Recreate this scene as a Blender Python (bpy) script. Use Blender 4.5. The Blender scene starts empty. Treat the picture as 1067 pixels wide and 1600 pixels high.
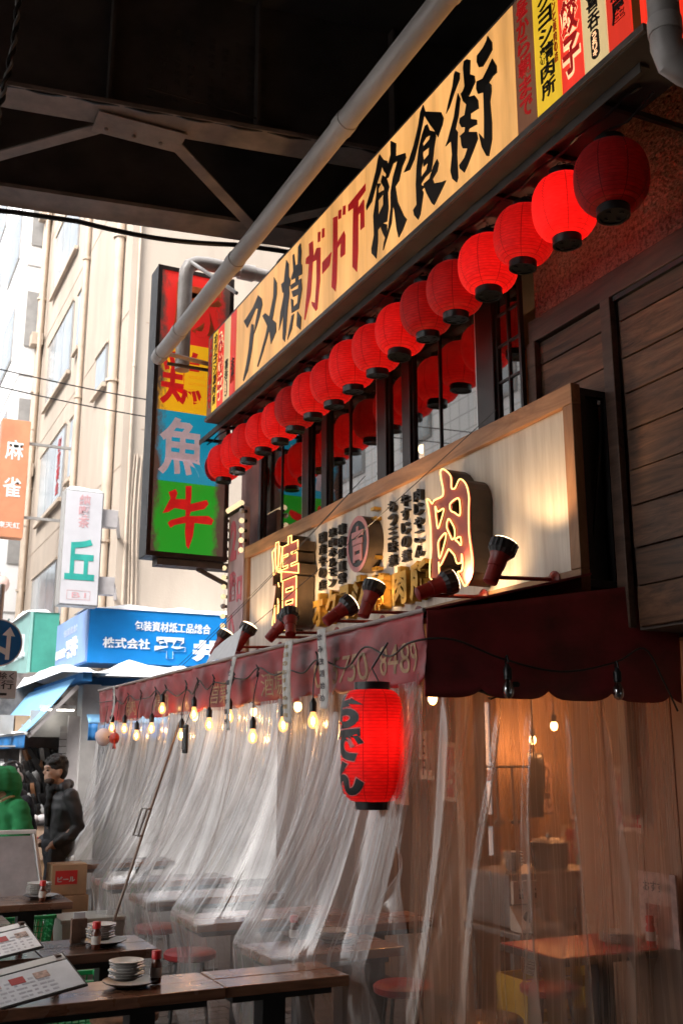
import bpy, bmesh, math, random
from mathutils import Vector, Matrix, Euler, noise
R = math.radians
rnd = random.Random(7)
sc = bpy.context.scene
COL = sc.collection

# ------------------------------------------------------------------ camera
cam_d = bpy.data.cameras.new('camera'); cam = bpy.data.objects.new('camera', cam_d); COL.objects.link(cam)
cam.location = (0, 0, 1.66)
cam.rotation_euler = (R(90 + 13.4957), 0, R(-25.8865))
cam_d.sensor_fit = 'VERTICAL'; cam_d.sensor_height = 36.0; cam_d.lens = 36.0
cam_d.clip_end = 600
cam_d.dof.use_dof = True; cam_d.dof.focus_distance = 5.8; cam_d.dof.aperture_fstop = 4.0
sc.camera = cam

# ------------------------------------------------------------------ sky, sun, exposure
SUN_EL, SUN_AZ = 48.0, 238.0         # soft winter sun behind cloud; azimuth clockwise from +Y
w = bpy.data.worlds.new('World'); sc.world = w; w.use_nodes = True
nt = w.node_tree; nt.nodes.clear()
sky = nt.nodes.new('ShaderNodeTexSky'); sky.sky_type = 'NISHITA'; sky.sun_disc = False
sky.sun_elevation = R(SUN_EL); sky.sun_rotation = R(SUN_AZ)
sky.air_density = 1.0; sky.dust_density = 6.0; sky.ozone_density = 1.0
hs = nt.nodes.new('ShaderNodeHueSaturation'); hs.inputs['Saturation'].default_value = 0.22
bg = nt.nodes.new('ShaderNodeBackground'); bg.inputs['Strength'].default_value = 0.15
wo = nt.nodes.new('ShaderNodeOutputWorld')
nt.links.new(sky.outputs[0], hs.inputs['Color']); nt.links.new(hs.outputs[0], bg.inputs['Color']); nt.links.new(bg.outputs[0], wo.inputs['Surface'])
sd = bpy.data.lights.new('sun', 'SUN'); sun = bpy.data.objects.new('sun', sd); COL.objects.link(sun)
sd.energy = 1.2; sd.angle = R(20); sd.color = (1, .96, .9)
a_, e_ = R(SUN_AZ), R(SUN_EL)
sdir = Vector((math.sin(a_) * math.cos(e_), math.cos(a_) * math.cos(e_), math.sin(e_)))
sun.rotation_euler = (-sdir).to_track_quat('-Z', 'Y').to_euler()
sc.view_settings.view_transform = 'Standard'; sc.view_settings.look = 'None'
sc.view_settings.gamma = 1.0; sc.view_settings.exposure = 1.5
sc.view_settings.use_curve_mapping = False
cy = sc.cycles
cy.use_denoising = True; cy.use_adaptive_sampling = True; cy.adaptive_threshold = .025
cy.max_bounces = 8; cy.diffuse_bounces = 3; cy.glossy_bounces = 4; cy.transmission_bounces = 4
cy.transparent_max_bounces = 12; cy.sample_clamp_indirect = 4.0; cy.sample_clamp_direct = 0
cy.caustics_reflective = False; cy.caustics_refractive = False; cy.blur_glossy = 0.6

# ------------------------------------------------------------------ materials
MATS = {}
def _new(name):
    m = bpy.data.materials.new(name); m.use_nodes = True; MATS[name] = m
    n = m.node_tree.nodes; l = m.node_tree.links
    return m, n, l, n['Principled BSDF']
def _coord(n, l, scale, rand=True):
    tc = n.new('ShaderNodeTexCoord'); mp = n.new('ShaderNodeMapping')
    mp.inputs['Scale'].default_value = scale
    if rand:
        oi = n.new('ShaderNodeObjectInfo'); cm = n.new('ShaderNodeVectorMath'); cm.operation = 'SCALE'
        cm.inputs[0].default_value = (37, 53, 71); l.new(oi.outputs['Random'], cm.inputs['Scale'])
        l.new(cm.outputs[0], mp.inputs['Location'])
    l.new(tc.outputs['Object'], mp.inputs['Vector'])
    return mp.outputs[0]
def mat(name, col, rough=.6, var=.18, sc_=6.0, bump=0.0, metal=0.0, emit=None, es=1.0, stretch=(1, 1, 1), col2=None, detail=6, coat=0.0, lo=.35, hi=.65, alpha=1.0, spec=.5, fine=0.0):
    m, n, l, p = _new(name)
    v = _coord(n, l, (sc_ * stretch[0], sc_ * stretch[1], sc_ * stretch[2]))
    nz = n.new('ShaderNodeTexNoise'); nz.inputs['Detail'].default_value = detail; nz.inputs['Scale'].default_value = 1; nz.inputs['Roughness'].default_value = .62
    l.new(v, nz.inputs['Vector'])
    rp = n.new('ShaderNodeValToRGB'); rp.color_ramp.elements[0].position = lo; rp.color_ramp.elements[1].position = hi
    c2 = col2 or tuple(max(0, c * (1 - var)) for c in col); c1 = tuple(min(1, c * (1 + var * .6)) for c in col) if col2 is None else col
    rp.color_ramp.elements[0].color = (*c2, 1); rp.color_ramp.elements[1].color = (*c1, 1)
    l.new(nz.outputs['Fac'], rp.inputs['Fac']); l.new(rp.outputs['Color'], p.inputs['Base Color'])
    rr = n.new('ShaderNodeMapRange'); rr.inputs['To Min'].default_value = max(.02, rough - .12); rr.inputs['To Max'].default_value = min(1, rough + .12)
    l.new(nz.outputs['Fac'], rr.inputs['Value']); l.new(rr.outputs[0], p.inputs['Roughness'])
    p.inputs['Metallic'].default_value = metal; p.inputs['Specular IOR Level'].default_value = spec
    if coat: p.inputs['Coat Weight'].default_value = coat; p.inputs['Coat Roughness'].default_value = .15
    if emit:
        p.inputs['Emission Strength'].default_value = es
        mx = n.new('ShaderNodeMixRGB'); mx.blend_type = 'MULTIPLY'; mx.inputs['Fac'].default_value = .55
        mx.inputs['Color1'].default_value = (*emit, 1); l.new(rp.outputs['Color'], mx.inputs['Color2']); l.new(mx.outputs[0], p.inputs['Emission Color'])
    if bump:
        b = n.new('ShaderNodeBump'); b.inputs['Strength'].default_value = bump; b.inputs['Distance'].default_value = .02
        if fine:
            n2 = n.new('ShaderNodeTexNoise'); n2.inputs['Scale'].default_value = fine; n2.inputs['Detail'].default_value = 3
            tc2 = n.new('ShaderNodeTexCoord'); l.new(tc2.outputs['Object'], n2.inputs['Vector']); l.new(n2.outputs['Fac'], b.inputs['Height'])
        else: l.new(nz.outputs['Fac'], b.inputs['Height'])
        l.new(b.outputs[0], p.inputs['Normal'])
    if alpha < 1: p.inputs['Alpha'].default_value = alpha
    return m
def wood(name, c1, c2, axis='X', s=3.0, rough=.55, bump=.25, coat=0.0):
    m, n, l, p = _new(name)
    st = {'X': (.12, 1, 1), 'Y': (1, .12, 1), 'Z': (1, 1, .12)}[axis]
    v = _coord(n, l, tuple(s * 5 * q for q in st))
    nz = n.new('ShaderNodeTexNoise'); nz.inputs['Detail'].default_value = 8; nz.inputs['Scale'].default_value = 1.2; nz.inputs['Distortion'].default_value = 1.6; nz.inputs['Roughness'].default_value = .65
    l.new(v, nz.inputs['Vector'])
    rp = n.new('ShaderNodeValToRGB'); e = rp.color_ramp.elements; e[0].position = .32; e[1].position = .68
    e[0].color = (*c1, 1); e[1].color = (*c2, 1)
    l.new(nz.outputs['Fac'], rp.inputs['Fac'])
    oi = n.new('ShaderNodeObjectInfo'); mr = n.new('ShaderNodeMapRange'); mr.inputs['To Min'].default_value = .72; mr.inputs['To Max'].default_value = 1.22
    l.new(oi.outputs['Random'], mr.inputs['Value'])
    hv = n.new('ShaderNodeHueSaturation'); l.new(mr.outputs[0], hv.inputs['Value']); l.new(rp.outputs[0], hv.inputs['Color'])
    # worn blotches
    v2 = _coord(n, l, (1.7, 1.7, 1.7)); n2 = n.new('ShaderNodeTexNoise'); n2.inputs['Scale'].default_value = 1.5; n2.inputs['Detail'].default_value = 5; l.new(v2, n2.inputs['Vector'])
    m2 = n.new('ShaderNodeMapRange'); m2.inputs['From Min'].default_value = .3; m2.inputs['From Max'].default_value = .7; m2.inputs['To Min'].default_value = .6; m2.inputs['To Max'].default_value = 1.1; l.new(n2.outputs['Fac'], m2.inputs['Value'])
    mu = n.new('ShaderNodeMixRGB'); mu.blend_type = 'MULTIPLY'; mu.inputs['Fac'].default_value = .8; l.new(hv.outputs[0], mu.inputs['Color1']); l.new(m2.outputs[0], mu.inputs['Color2'])
    l.new(mu.outputs[0], p.inputs['Base Color'])
    rr = n.new('ShaderNodeMapRange'); rr.inputs['To Min'].default_value = max(.08, rough - .15); rr.inputs['To Max'].default_value = min(1, rough + .15); l.new(n2.outputs['Fac'], rr.inputs['Value']); l.new(rr.outputs[0], p.inputs['Roughness'])
    b = n.new('ShaderNodeBump'); b.inputs['Strength'].default_value = bump; b.inputs['Distance'].default_value = .01; l.new(nz.outputs['Fac'], b.inputs['Height']); l.new(b.outputs[0], p.inputs['Normal'])
    if coat: p.inputs['Coat Weight'].default_value = coat; p.inputs['Coat Roughness'].default_value = .2
    return m
def thin_fresnel(n, l, ior):   # same reflectance on both sides of a thin sheet
    g_ = n.new('ShaderNodeNewGeometry'); ma = n.new('ShaderNodeMath'); ma.operation = 'MULTIPLY_ADD'; ma.inputs[1].default_value = 1 / ior - ior; ma.inputs[2].default_value = ior
    l.new(g_.outputs['Backfacing'], ma.inputs[0]); fr = n.new('ShaderNodeFresnel'); l.new(ma.outputs[0], fr.inputs['IOR']); return fr
def emis(name, col, s):
    m, n, l, p = _new(name)
    p.inputs['Base Color'].default_value = (*[c * .6 for c in col], 1); p.inputs['Emission Color'].default_value = (*col, 1); p.inputs['Emission Strength'].default_value = s * .7
    return m

# ------------------------------------------------------------------ mesh builder
class B:
    def __init__(s): s.v = []; s.f = []; s.m = []
    def add(s, vs, fs, mi=0):
        o = len(s.v); s.v += [tuple(q) for q in vs]; s.f += [tuple(i + o for i in f) for f in fs]; s.m += [mi] * len(fs); return s
    def box(s, x0, x1, y0, y1, z0, z1, mi=0, M=None):
        vs = [(x, y, z) for x in (x0, x1) for y in (y0, y1) for z in (z0, z1)]
        if M is not None: vs = [M @ Vector(q) for q in vs]
        return s.add(vs, [(0, 1, 3, 2), (4, 6, 7, 5), (0, 4, 5, 1), (2, 3, 7, 6), (0, 2, 6, 4), (1, 5, 7, 3)], mi)
    def beam(s, a, b, w, h, mi=0, up=(0, 0, 1)):
        a = Vector(a); b = Vector(b); d = (b - a); L = d.length; d.normalize(); u = Vector(up)
        if abs(d.dot(u)) > .98: u = Vector((1, 0, 0))
        r = d.cross(u).normalized(); u = r.cross(d)
        vs = []
        for t in (a, b):
            for i in (-.5, .5):
                for j in (-.5, .5): vs.append(t + r * (w * i) + u * (h * j))
        return s.add(vs, [(0, 1, 3, 2), (4, 6, 7, 5), (0, 4, 5, 1), (2, 3, 7, 6), (0, 2, 6, 4), (1, 5, 7, 3)], mi)
    def tube(s, pts, r, n=8, mi=0, cap=True):
        pts = [Vector(q) for q in pts]; k = len(pts)
        rs = r if isinstance(r, (list, tuple)) else [r] * k
        vs = []; u = None
        for i, q in enumerate(pts):
            d = (pts[min(i + 1, k - 1)] - pts[max(i - 1, 0)]).normalized()
            if u is None:
                u = Vector((0, 0, 1)) if abs(d.z) < .9 else Vector((1, 0, 0))
            x = d.cross(u)
            if x.length < 1e-4: x = d.cross(Vector((.3, 1, .2)))
            x.normalize(); u = x.cross(d).normalized()
            for j in range(n):
                a = 2 * math.pi * j / n; vs.append(q + (x * math.cos(a) + u * math.sin(a)) * rs[i])
        fs = [(i * n + j, i * n + (j + 1) % n, (i + 1) * n + (j + 1) % n, (i + 1) * n + j) for i in range(k - 1) for j in range(n)]
        if cap: fs += [tuple(range(n))[::-1], tuple(range((k - 1) * n, k * n))]
        return s.add(vs, fs, mi)
    def lathe(s, prof, n=24, M=None, mi=0, cap=True):
        vs = [(r * math.cos(2 * math.pi * j / n), r * math.sin(2 * math.pi * j / n), z) for r, z in prof for j in range(n)]
        if M is not None: vs = [M @ Vector(q) for q in vs]
        k = len(prof)
        fs = [(i * n + j, i * n + (j + 1) % n, (i + 1) * n + (j + 1) % n, (i + 1) * n + j) for i in range(k - 1) for j in range(n)]
        if cap: fs += [tuple(range(n))[::-1], tuple(range((k - 1) * n, k * n))]
        return s.add(vs, fs, mi)
    def ell(s, c, r, n=14, k=9, M=None, mi=0):
        T = Matrix.Translation(c) @ (M or Matrix.Identity(4)) @ Matrix.Diagonal((*r, 1))
        return s.lathe([(max(1e-3, math.sin(math.pi * i / k)), -math.cos(math.pi * i / k)) for i in range(k + 1)], n, T, mi, cap=False)
    def grid(s, P, nu, nv, mi=0):
        o = len(s.v)
        vs = [P(i / (nu - 1), j / (nv - 1)) for i in range(nu) for j in range(nv)]
        return s.add(vs, [(i * nv + j, (i + 1) * nv + j, (i + 1) * nv + j + 1, i * nv + j + 1) for i in range(nu - 1) for j in range(nv - 1)], mi)
    def prism(s, pts, M, t, mi=0):
        """2-D outline extruded t along +z of M (front face at z=t)"""
        k = len(pts)
        ar = sum(pts[i][0] * pts[(i + 1) % k][1] - pts[(i + 1) % k][0] * pts[i][1] for i in range(k))
        if ar < 0: pts = pts[::-1]
        vs = [M @ Vector((x, y, 0)) for x, y in pts] + [M @ Vector((x, y, t)) for x, y in pts]
        return s.add(vs, [tuple(range(k))[::-1], tuple(range(k, 2 * k))] + [(i, (i + 1) % k, k + (i + 1) % k, k + i) for i in range(k)], mi)
    def mesh(s, me, M, mi=0):
        return s.add([M @ q.co for q in me.vertices], [tuple(p.vertices) for p in me.polygons], mi)
    def build(s, name, mats, parent=None, smooth=None, bev=0, loc=None):
        me = bpy.data.meshes.new(name); me.from_pydata([tuple(q) for q in s.v], [], s.f)
        if not isinstance(mats, (list, tuple)): mats = [mats]
        for q in mats: me.materials.append(q)
        if len(mats) > 1: me.polygons.foreach_set('material_index', s.m)
        bm = bmesh.new(); bm.from_mesh(me)
        bmesh.ops.recalc_face_normals(bm, faces=bm.faces); bm.to_mesh(me); bm.free()
        if smooth is not None:
            me.polygons.foreach_set('use_smooth', [True] * len(me.polygons))
            if smooth < 180: me.set_sharp_from_angle(angle=R(smooth))
        o = bpy.data.objects.new(name, me); COL.objects.link(o)
        if parent: o.parent = parent
        if loc is not None: o.location = loc
        if bev:
            md = o.modifiers.new('bevel', 'BEVEL'); md.width = bev; md.segments = 2; md.limit_method = 'ANGLE'; md.angle_limit = R(40)
        return o
def tag(o, label=None, cat=None, group=None, kind=None):
    if label: o['label'] = label
    if cat: o['category'] = cat
    if group: o['group'] = group
    if kind: o['kind'] = kind
    return o
def thing(name, label, cat, loc=(0, 0, 0), rz=0, group=None):
    o = bpy.data.objects.new(name, None); COL.objects.link(o); o.empty_display_size = .1
    o.location = loc; o.rotation_euler = (0, 0, rz)
    return tag(o, label, cat, group)
def copy_tree(o, parent=None, label=None, loc=None, rz=None):
    c = o.copy(); COL.objects.link(c)
    if parent: c.parent = parent
    if label: c['label'] = label
    if loc is not None: c.location = loc
    if rz is not None: c.rotation_euler = (0, 0, rz)
    for ch in [q for q in o.children]: copy_tree(ch, c)
    return c
def W(c):  # world position inside a thing at the origin
    return Vector(c)
_TX = {}
def text_mesh(s, off=0.0, extr=0.0, res=3, shear=0.0):
    key = (s, off, extr, res, shear)
    if key in _TX: return _TX[key]
    c = bpy.data.curves.new('lettering', 'FONT'); c.body = s; c.offset = off; c.extrude = extr; c.resolution_u = res; c.shear = shear
    o = bpy.data.objects.new('lettering', c); COL.objects.link(o)
    dg = bpy.context.evaluated_depsgraph_get()
    me = bpy.data.meshes.new_from_object(o.evaluated_get(dg))
    COL.objects.unlink(o); bpy.data.objects.remove(o)
    xs = [q.co.x for q in me.vertices]; ys = [q.co.y for q in me.vertices]
    bb = (min(xs), max(xs), min(ys), max(ys))
    _TX[key] = (me, bb); return _TX[key]
def FX(x, y, z):   # frame facing -X (main facade): local x runs to -Y, local y up
    return Matrix(((0, 0, -1, x), (-1, 0, 0, y), (0, 1, 0, z), (0, 0, 0, 1)))
def FY(x, y, z):   # frame facing -Y
    return Matrix(((1, 0, 0, x), (0, 0, -1, y), (0, 1, 0, z), (0, 0, 0, 1)))
def text_to(b, s, F, w, h, off=.01, depth=.004, mi=0, shear=0.0, fit=True, rough=0.0):
    """put a line of text into builder b, centred on F's origin and stretched to w x h; front faces at depth"""
    me, bb = text_mesh(s, off, .5, 3, shear)
    sx = w / (bb[1] - bb[0]); sy = h / (bb[3] - bb[2])
    if not fit: sx = sy = min(sx, sy)
    cx, cy_ = (bb[0] + bb[1]) / 2, (bb[2] + bb[3]) / 2
    S = F @ Matrix.Diagonal((sx, sy, depth, 1)) @ Matrix.Translation((-cx, -cy_, .5))
    b.mesh(me, S, mi)
    return b
def vtext(b, s, F, w, h, off=.01, depth=.004, mi=0, gap=.06, shear=0.0):
    """vertical line of characters, top to bottom, centred on F"""
    k = len(s); ch = h / k
    for i, c in enumerate(s):
        if c == ' ': continue
        small = c in 'っゃゅょッャュョー'
        text_to(b, c, F @ Matrix.Translation((0, h / 2 - ch * (i + .5), 0)), w * (.8 if small else 1), ch * (1 - gap) * (.8 if small else 1), off, depth, mi, shear)
    return b
def light(name, kind, loc, power, col, parent=None, rad=.03, spot=None, aim=None):
    d = bpy.data.lights.new(name, kind); d.energy = power * .62; d.color = col
    if kind != 'SUN': d.shadow_soft_size = rad
    o = bpy.data.objects.new(name, d); COL.objects.link(o); o.location = loc
    if parent: o.parent = parent
    if spot: d.spot_size = R(spot); d.spot_blend = .6
    if aim is not None: o.rotation_euler = (Vector(aim) - Vector(loc)).to_track_quat('-Z', 'Y').to_euler()
    return o
# letter outlines measured on the sign faces (metres)
GLYPH_BLACK = {'街': [[(-4.589, 5.728), (-4.543, 5.683), (-4.545, 5.644), (-4.613, 5.584), (-4.668, 5.524), (-4.708, 5.507), (-4.684, 5.556), (-4.628, 5.646), (-4.607, 5.717)], [(-4.571, 5.562), (-4.545, 5.508), (-4.57, 5.41), (-4.608, 5.34), (-4.584, 5.305), (-4.599, 5.161), (-4.594, 5.006), (-4.612, 4.983), (-4.657, 5.031), (-4.676, 5.093), (-4.653, 5.192), (-4.662, 5.29), (-4.723, 5.29), (-4.695, 5.32), (-4.62, 5.431), (-4.59, 5.517)], [(-4.495, 5.731), (-4.461, 5.722), (-4.425, 5.691), (-4.435, 5.602), (-4.388, 5.56), (-4.382, 5.516), (-4.433, 5.478), (-4.459, 5.463), (-4.395, 5.433), (-4.361, 5.38), (-4.356, 5.322), (-4.441, 5.34), (-4.442, 5.306), (-4.38, 5.262), (-4.379, 5.231), (-4.462, 5.252), (-4.471, 5.237), (-4.385, 5.185), (-4.375, 5.135), (-4.43, 5.083), (-4.49, 5.028), (-4.527, 5.001), (-4.574, 5.056), (-4.578, 5.078), (-4.519, 5.095), (-4.484, 5.135), (-4.532, 5.163), (-4.547, 5.192), (-4.553, 5.246), (-4.564, 5.263), (-4.511, 5.261), (-4.501, 5.286), (-4.541, 5.31), (-4.564, 5.355), (-4.555, 5.38), (-4.505, 5.37), (-4.482, 5.427), (-4.516, 5.47), (-4.538, 5.535), (-4.513, 5.54), (-4.495, 5.559), (-4.505, 5.691)], [(-4.24, 5.726), (-4.2, 5.655), (-4.2, 5.605), (-4.251, 5.58), (-4.3, 5.562), (-4.338, 5.583), (-4.359, 5.633), (-4.354, 5.671), (-4.293, 5.68), (-4.252, 5.702)], [(-4.202, 5.548), (-4.165, 5.476), (-4.165, 5.432), (-4.206, 5.434), (-4.245, 5.42), (-4.224, 5.391), (-4.222, 5.351), (-4.241, 5.294), (-4.231, 5.151), (-4.237, 5.048), (-4.273, 4.963), (-4.295, 4.977), (-4.337, 5.058), (-4.362, 5.162), (-4.311, 5.092), (-4.303, 5.234), (-4.302, 5.392), (-4.356, 5.417), (-4.372, 5.459), (-4.367, 5.506), (-4.304, 5.484), (-4.255, 5.512)]], '食': [[(-4.981, 5.742), (-4.955, 5.677), (-4.765, 5.553), (-4.737, 5.493), (-4.751, 5.459), (-4.808, 5.403), (-4.85, 5.477), (-4.903, 5.552), (-4.965, 5.651), (-4.977, 5.697)], [(-4.976, 5.738), (-4.955, 5.683), (-4.986, 5.614), (-5.038, 5.513), (-5.1, 5.418), (-5.161, 5.375), (-5.24, 5.4), (-5.179, 5.44), (-5.106, 5.521), (-5.044, 5.627), (-5.015, 5.71)], [(-4.959, 5.575), (-4.93, 5.569), (-4.905, 5.51), (-4.953, 5.485), (-4.991, 5.469), (-4.983, 5.437), (-4.994, 5.39), (-4.986, 5.352), (-5.017, 5.294), (-5.021, 5.189), (-4.975, 5.153), (-5.012, 5.152), (-4.995, 5.121), (-5.037, 4.995), (-5.067, 4.97), (-5.113, 5.023), (-5.127, 5.068), (-5.082, 5.082), (-5.087, 5.225), (-5.073, 5.347), (-5.039, 5.47), (-4.999, 5.534)], [(-4.905, 5.51), (-4.833, 5.456), (-4.83, 5.422), (-4.855, 5.362), (-4.877, 5.269), (-4.898, 5.217), (-4.972, 5.216), (-5.02, 5.199), (-5.019, 5.241), (-4.952, 5.258), (-4.928, 5.298), (-4.988, 5.3), (-4.986, 5.342), (-4.92, 5.347), (-4.913, 5.396), (-4.984, 5.405), (-4.979, 5.44), (-4.907, 5.447), (-4.897, 5.473), (-4.943, 5.484)], [(-4.823, 5.259), (-4.806, 5.223), (-4.826, 5.177), (-4.882, 5.155), (-4.865, 5.114), (-4.777, 5.076), (-4.728, 5.06), (-4.797, 5.015), (-4.871, 4.97), (-4.897, 4.996), (-4.958, 5.101), (-4.992, 5.179), (-4.918, 5.175), (-4.869, 5.233)]], '飲': [[(-5.575, 5.731), (-5.521, 5.659), (-5.555, 5.585), (-5.624, 5.517), (-5.693, 5.425), (-5.774, 5.403), (-5.781, 5.436), (-5.703, 5.525), (-5.633, 5.628), (-5.598, 5.703)], [(-5.553, 5.678), (-5.467, 5.616), (-5.436, 5.552), (-5.469, 5.508), (-5.512, 5.56), (-5.554, 5.643)], [(-5.534, 5.544), (-5.48, 5.497), (-5.439, 5.405), (-5.461, 5.372), (-5.453, 5.254), (-5.477, 5.164), (-5.53, 5.18), (-5.607, 5.167), (-5.609, 5.082), (-5.633, 4.964), (-5.699, 5.034), (-5.703, 5.071), (-5.663, 5.155), (-5.672, 5.309), (-5.625, 5.436), (-5.612, 5.523), (-5.557, 5.493), (-5.597, 5.474), (-5.594, 5.437), (-5.525, 5.423), (-5.526, 5.395), (-5.597, 5.386), (-5.599, 5.272), (-5.527, 5.315), (-5.526, 5.372), (-5.51, 5.432), (-5.557, 5.504)], [(-5.541, 5.185), (-5.477, 5.142), (-5.478, 5.108), (-5.5, 5.052), (-5.532, 5.101), (-5.563, 5.162)], [(-5.41, 5.736), (-5.337, 5.673), (-5.343, 5.58), (-5.216, 5.529), (-5.207, 5.49), (-5.259, 5.453), (-5.303, 5.376), (-5.355, 5.36), (-5.327, 5.233), (-5.249, 5.093), (-5.211, 5.046), (-5.262, 5.001), (-5.318, 4.969), (-5.343, 5.041), (-5.37, 5.188), (-5.39, 5.243), (-5.414, 5.121), (-5.479, 5.042), (-5.534, 4.979), (-5.522, 5.029), (-5.456, 5.109), (-5.421, 5.237), (-5.419, 5.349), (-5.385, 5.444), (-5.341, 5.499), (-5.319, 5.532), (-5.382, 5.545), (-5.448, 5.479), (-5.491, 5.491), (-5.457, 5.564), (-5.412, 5.631)]]}
GLYPH_GREY = {'ア': [[(-7.869, 5.653), (-7.779, 5.581), (-7.758, 5.517), (-7.822, 5.421), (-7.905, 5.345), (-7.956, 5.31), (-7.926, 5.408), (-7.862, 5.52), (-7.916, 5.542), (-8.125, 5.439), (-8.224, 5.548), (-8.168, 5.547), (-7.989, 5.586)], [(-8.016, 5.437), (-7.961, 5.408), (-7.956, 5.31), (-8.001, 5.163), (-8.081, 5.015), (-8.186, 4.951), (-8.206, 4.969), (-8.139, 5.076), (-8.075, 5.218), (-8.047, 5.345)]], 'メ': [[(-7.499, 5.662), (-7.431, 5.578), (-7.427, 5.471), (-7.5, 5.304), (-7.593, 5.196), (-7.719, 5.059), (-7.833, 4.961), (-7.858, 4.976), (-7.771, 5.078), (-7.675, 5.188), (-7.583, 5.351), (-7.507, 5.479)], [(-7.753, 5.407), (-7.686, 5.406), (-7.566, 5.317), (-7.432, 5.211), (-7.429, 5.132), (-7.539, 5.063), (-7.576, 5.189), (-7.664, 5.304)]], '横': [[(-7.231, 5.699), (-7.174, 5.633), (-7.169, 5.489), (-7.153, 5.353), (-7.186, 5.239), (-7.21, 5.059), (-7.238, 4.968), (-7.285, 5.012), (-7.279, 5.278), (-7.272, 5.534)], [(-7.334, 5.522), (-7.164, 5.512), (-7.133, 5.473), (-7.146, 5.427), (-7.299, 5.429)], [(-7.267, 5.402), (-7.254, 5.268), (-7.321, 5.167), (-7.366, 5.12), (-7.34, 5.265)], [(-7.093, 5.674), (-7.064, 5.673), (-7.031, 5.555), (-6.928, 5.533), (-6.899, 5.494), (-6.897, 5.418), (-7.102, 5.459), (-7.118, 5.479), (-7.074, 5.523)], [(-6.976, 5.695), (-6.932, 5.707), (-6.91, 5.626), (-6.927, 5.482), (-6.985, 5.483)], [(-7.131, 5.421), (-7.027, 5.407), (-7.02, 5.46), (-6.969, 5.438), (-6.968, 5.393), (-6.911, 5.387), (-6.894, 5.292), (-6.921, 5.217), (-6.954, 5.143), (-7.094, 5.164), (-7.113, 5.298), (-7.067, 5.266), (-7.066, 5.202), (-6.978, 5.203), (-6.965, 5.273), (-7.068, 5.292), (-7.099, 5.356), (-6.967, 5.323), (-6.959, 5.358), (-7.115, 5.382)], [(-7.093, 5.138), (-7.049, 5.139), (-7.09, 5.024), (-7.177, 4.964)], [(-6.976, 5.128), (-6.903, 5.049), (-6.915, 4.949), (-6.988, 5.009)]]}
GLYPH_RED = {'ガ': [[(-6.691, 5.609), (-6.675, 5.465), (-6.621, 5.514), (-6.546, 5.484), (-6.551, 5.214), (-6.601, 4.997), (-6.628, 4.99), (-6.696, 5.061), (-6.71, 5.103), (-6.642, 5.062), (-6.618, 5.244), (-6.62, 5.415), (-6.688, 5.428), (-6.725, 5.17), (-6.832, 4.995), (-6.846, 5.007), (-6.782, 5.317), (-6.763, 5.444), (-6.827, 5.474), (-6.82, 5.52), (-6.758, 5.517), (-6.766, 5.62)], [(-6.596, 5.637), (-6.548, 5.619), (-6.555, 5.543), (-6.595, 5.55)], [(-6.516, 5.628), (-6.477, 5.614), (-6.476, 5.541), (-6.521, 5.551)]], 'ー': [[(-6.513, 5.341), (-6.346, 5.353), (-6.384, 5.258), (-6.512, 5.245)]], 'ド': [[(-6.322, 5.621), (-6.247, 5.6), (-6.247, 5.382), (-6.137, 5.421), (-6.113, 5.375), (-6.118, 5.227), (-6.185, 5.23), (-6.197, 5.253), (-6.185, 5.352), (-6.246, 5.335), (-6.258, 5.084), (-6.278, 5.001), (-6.345, 5.065), (-6.321, 5.347)], [(-6.23, 5.633), (-6.18, 5.62), (-6.185, 5.551), (-6.23, 5.562)], [(-6.149, 5.627), (-6.108, 5.615), (-6.113, 5.543), (-6.156, 5.56)]], '下': [[(-5.788, 5.619), (-5.788, 5.563), (-5.901, 5.543), (-5.902, 5.487), (-5.822, 5.513), (-5.811, 5.496), (-5.809, 5.293), (-5.87, 5.295), (-5.868, 5.435), (-5.902, 5.43), (-5.909, 5.151), (-5.929, 4.999), (-5.997, 5.069), (-5.99, 5.36), (-5.982, 5.528), (-6.065, 5.542), (-6.065, 5.594)]]}
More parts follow.
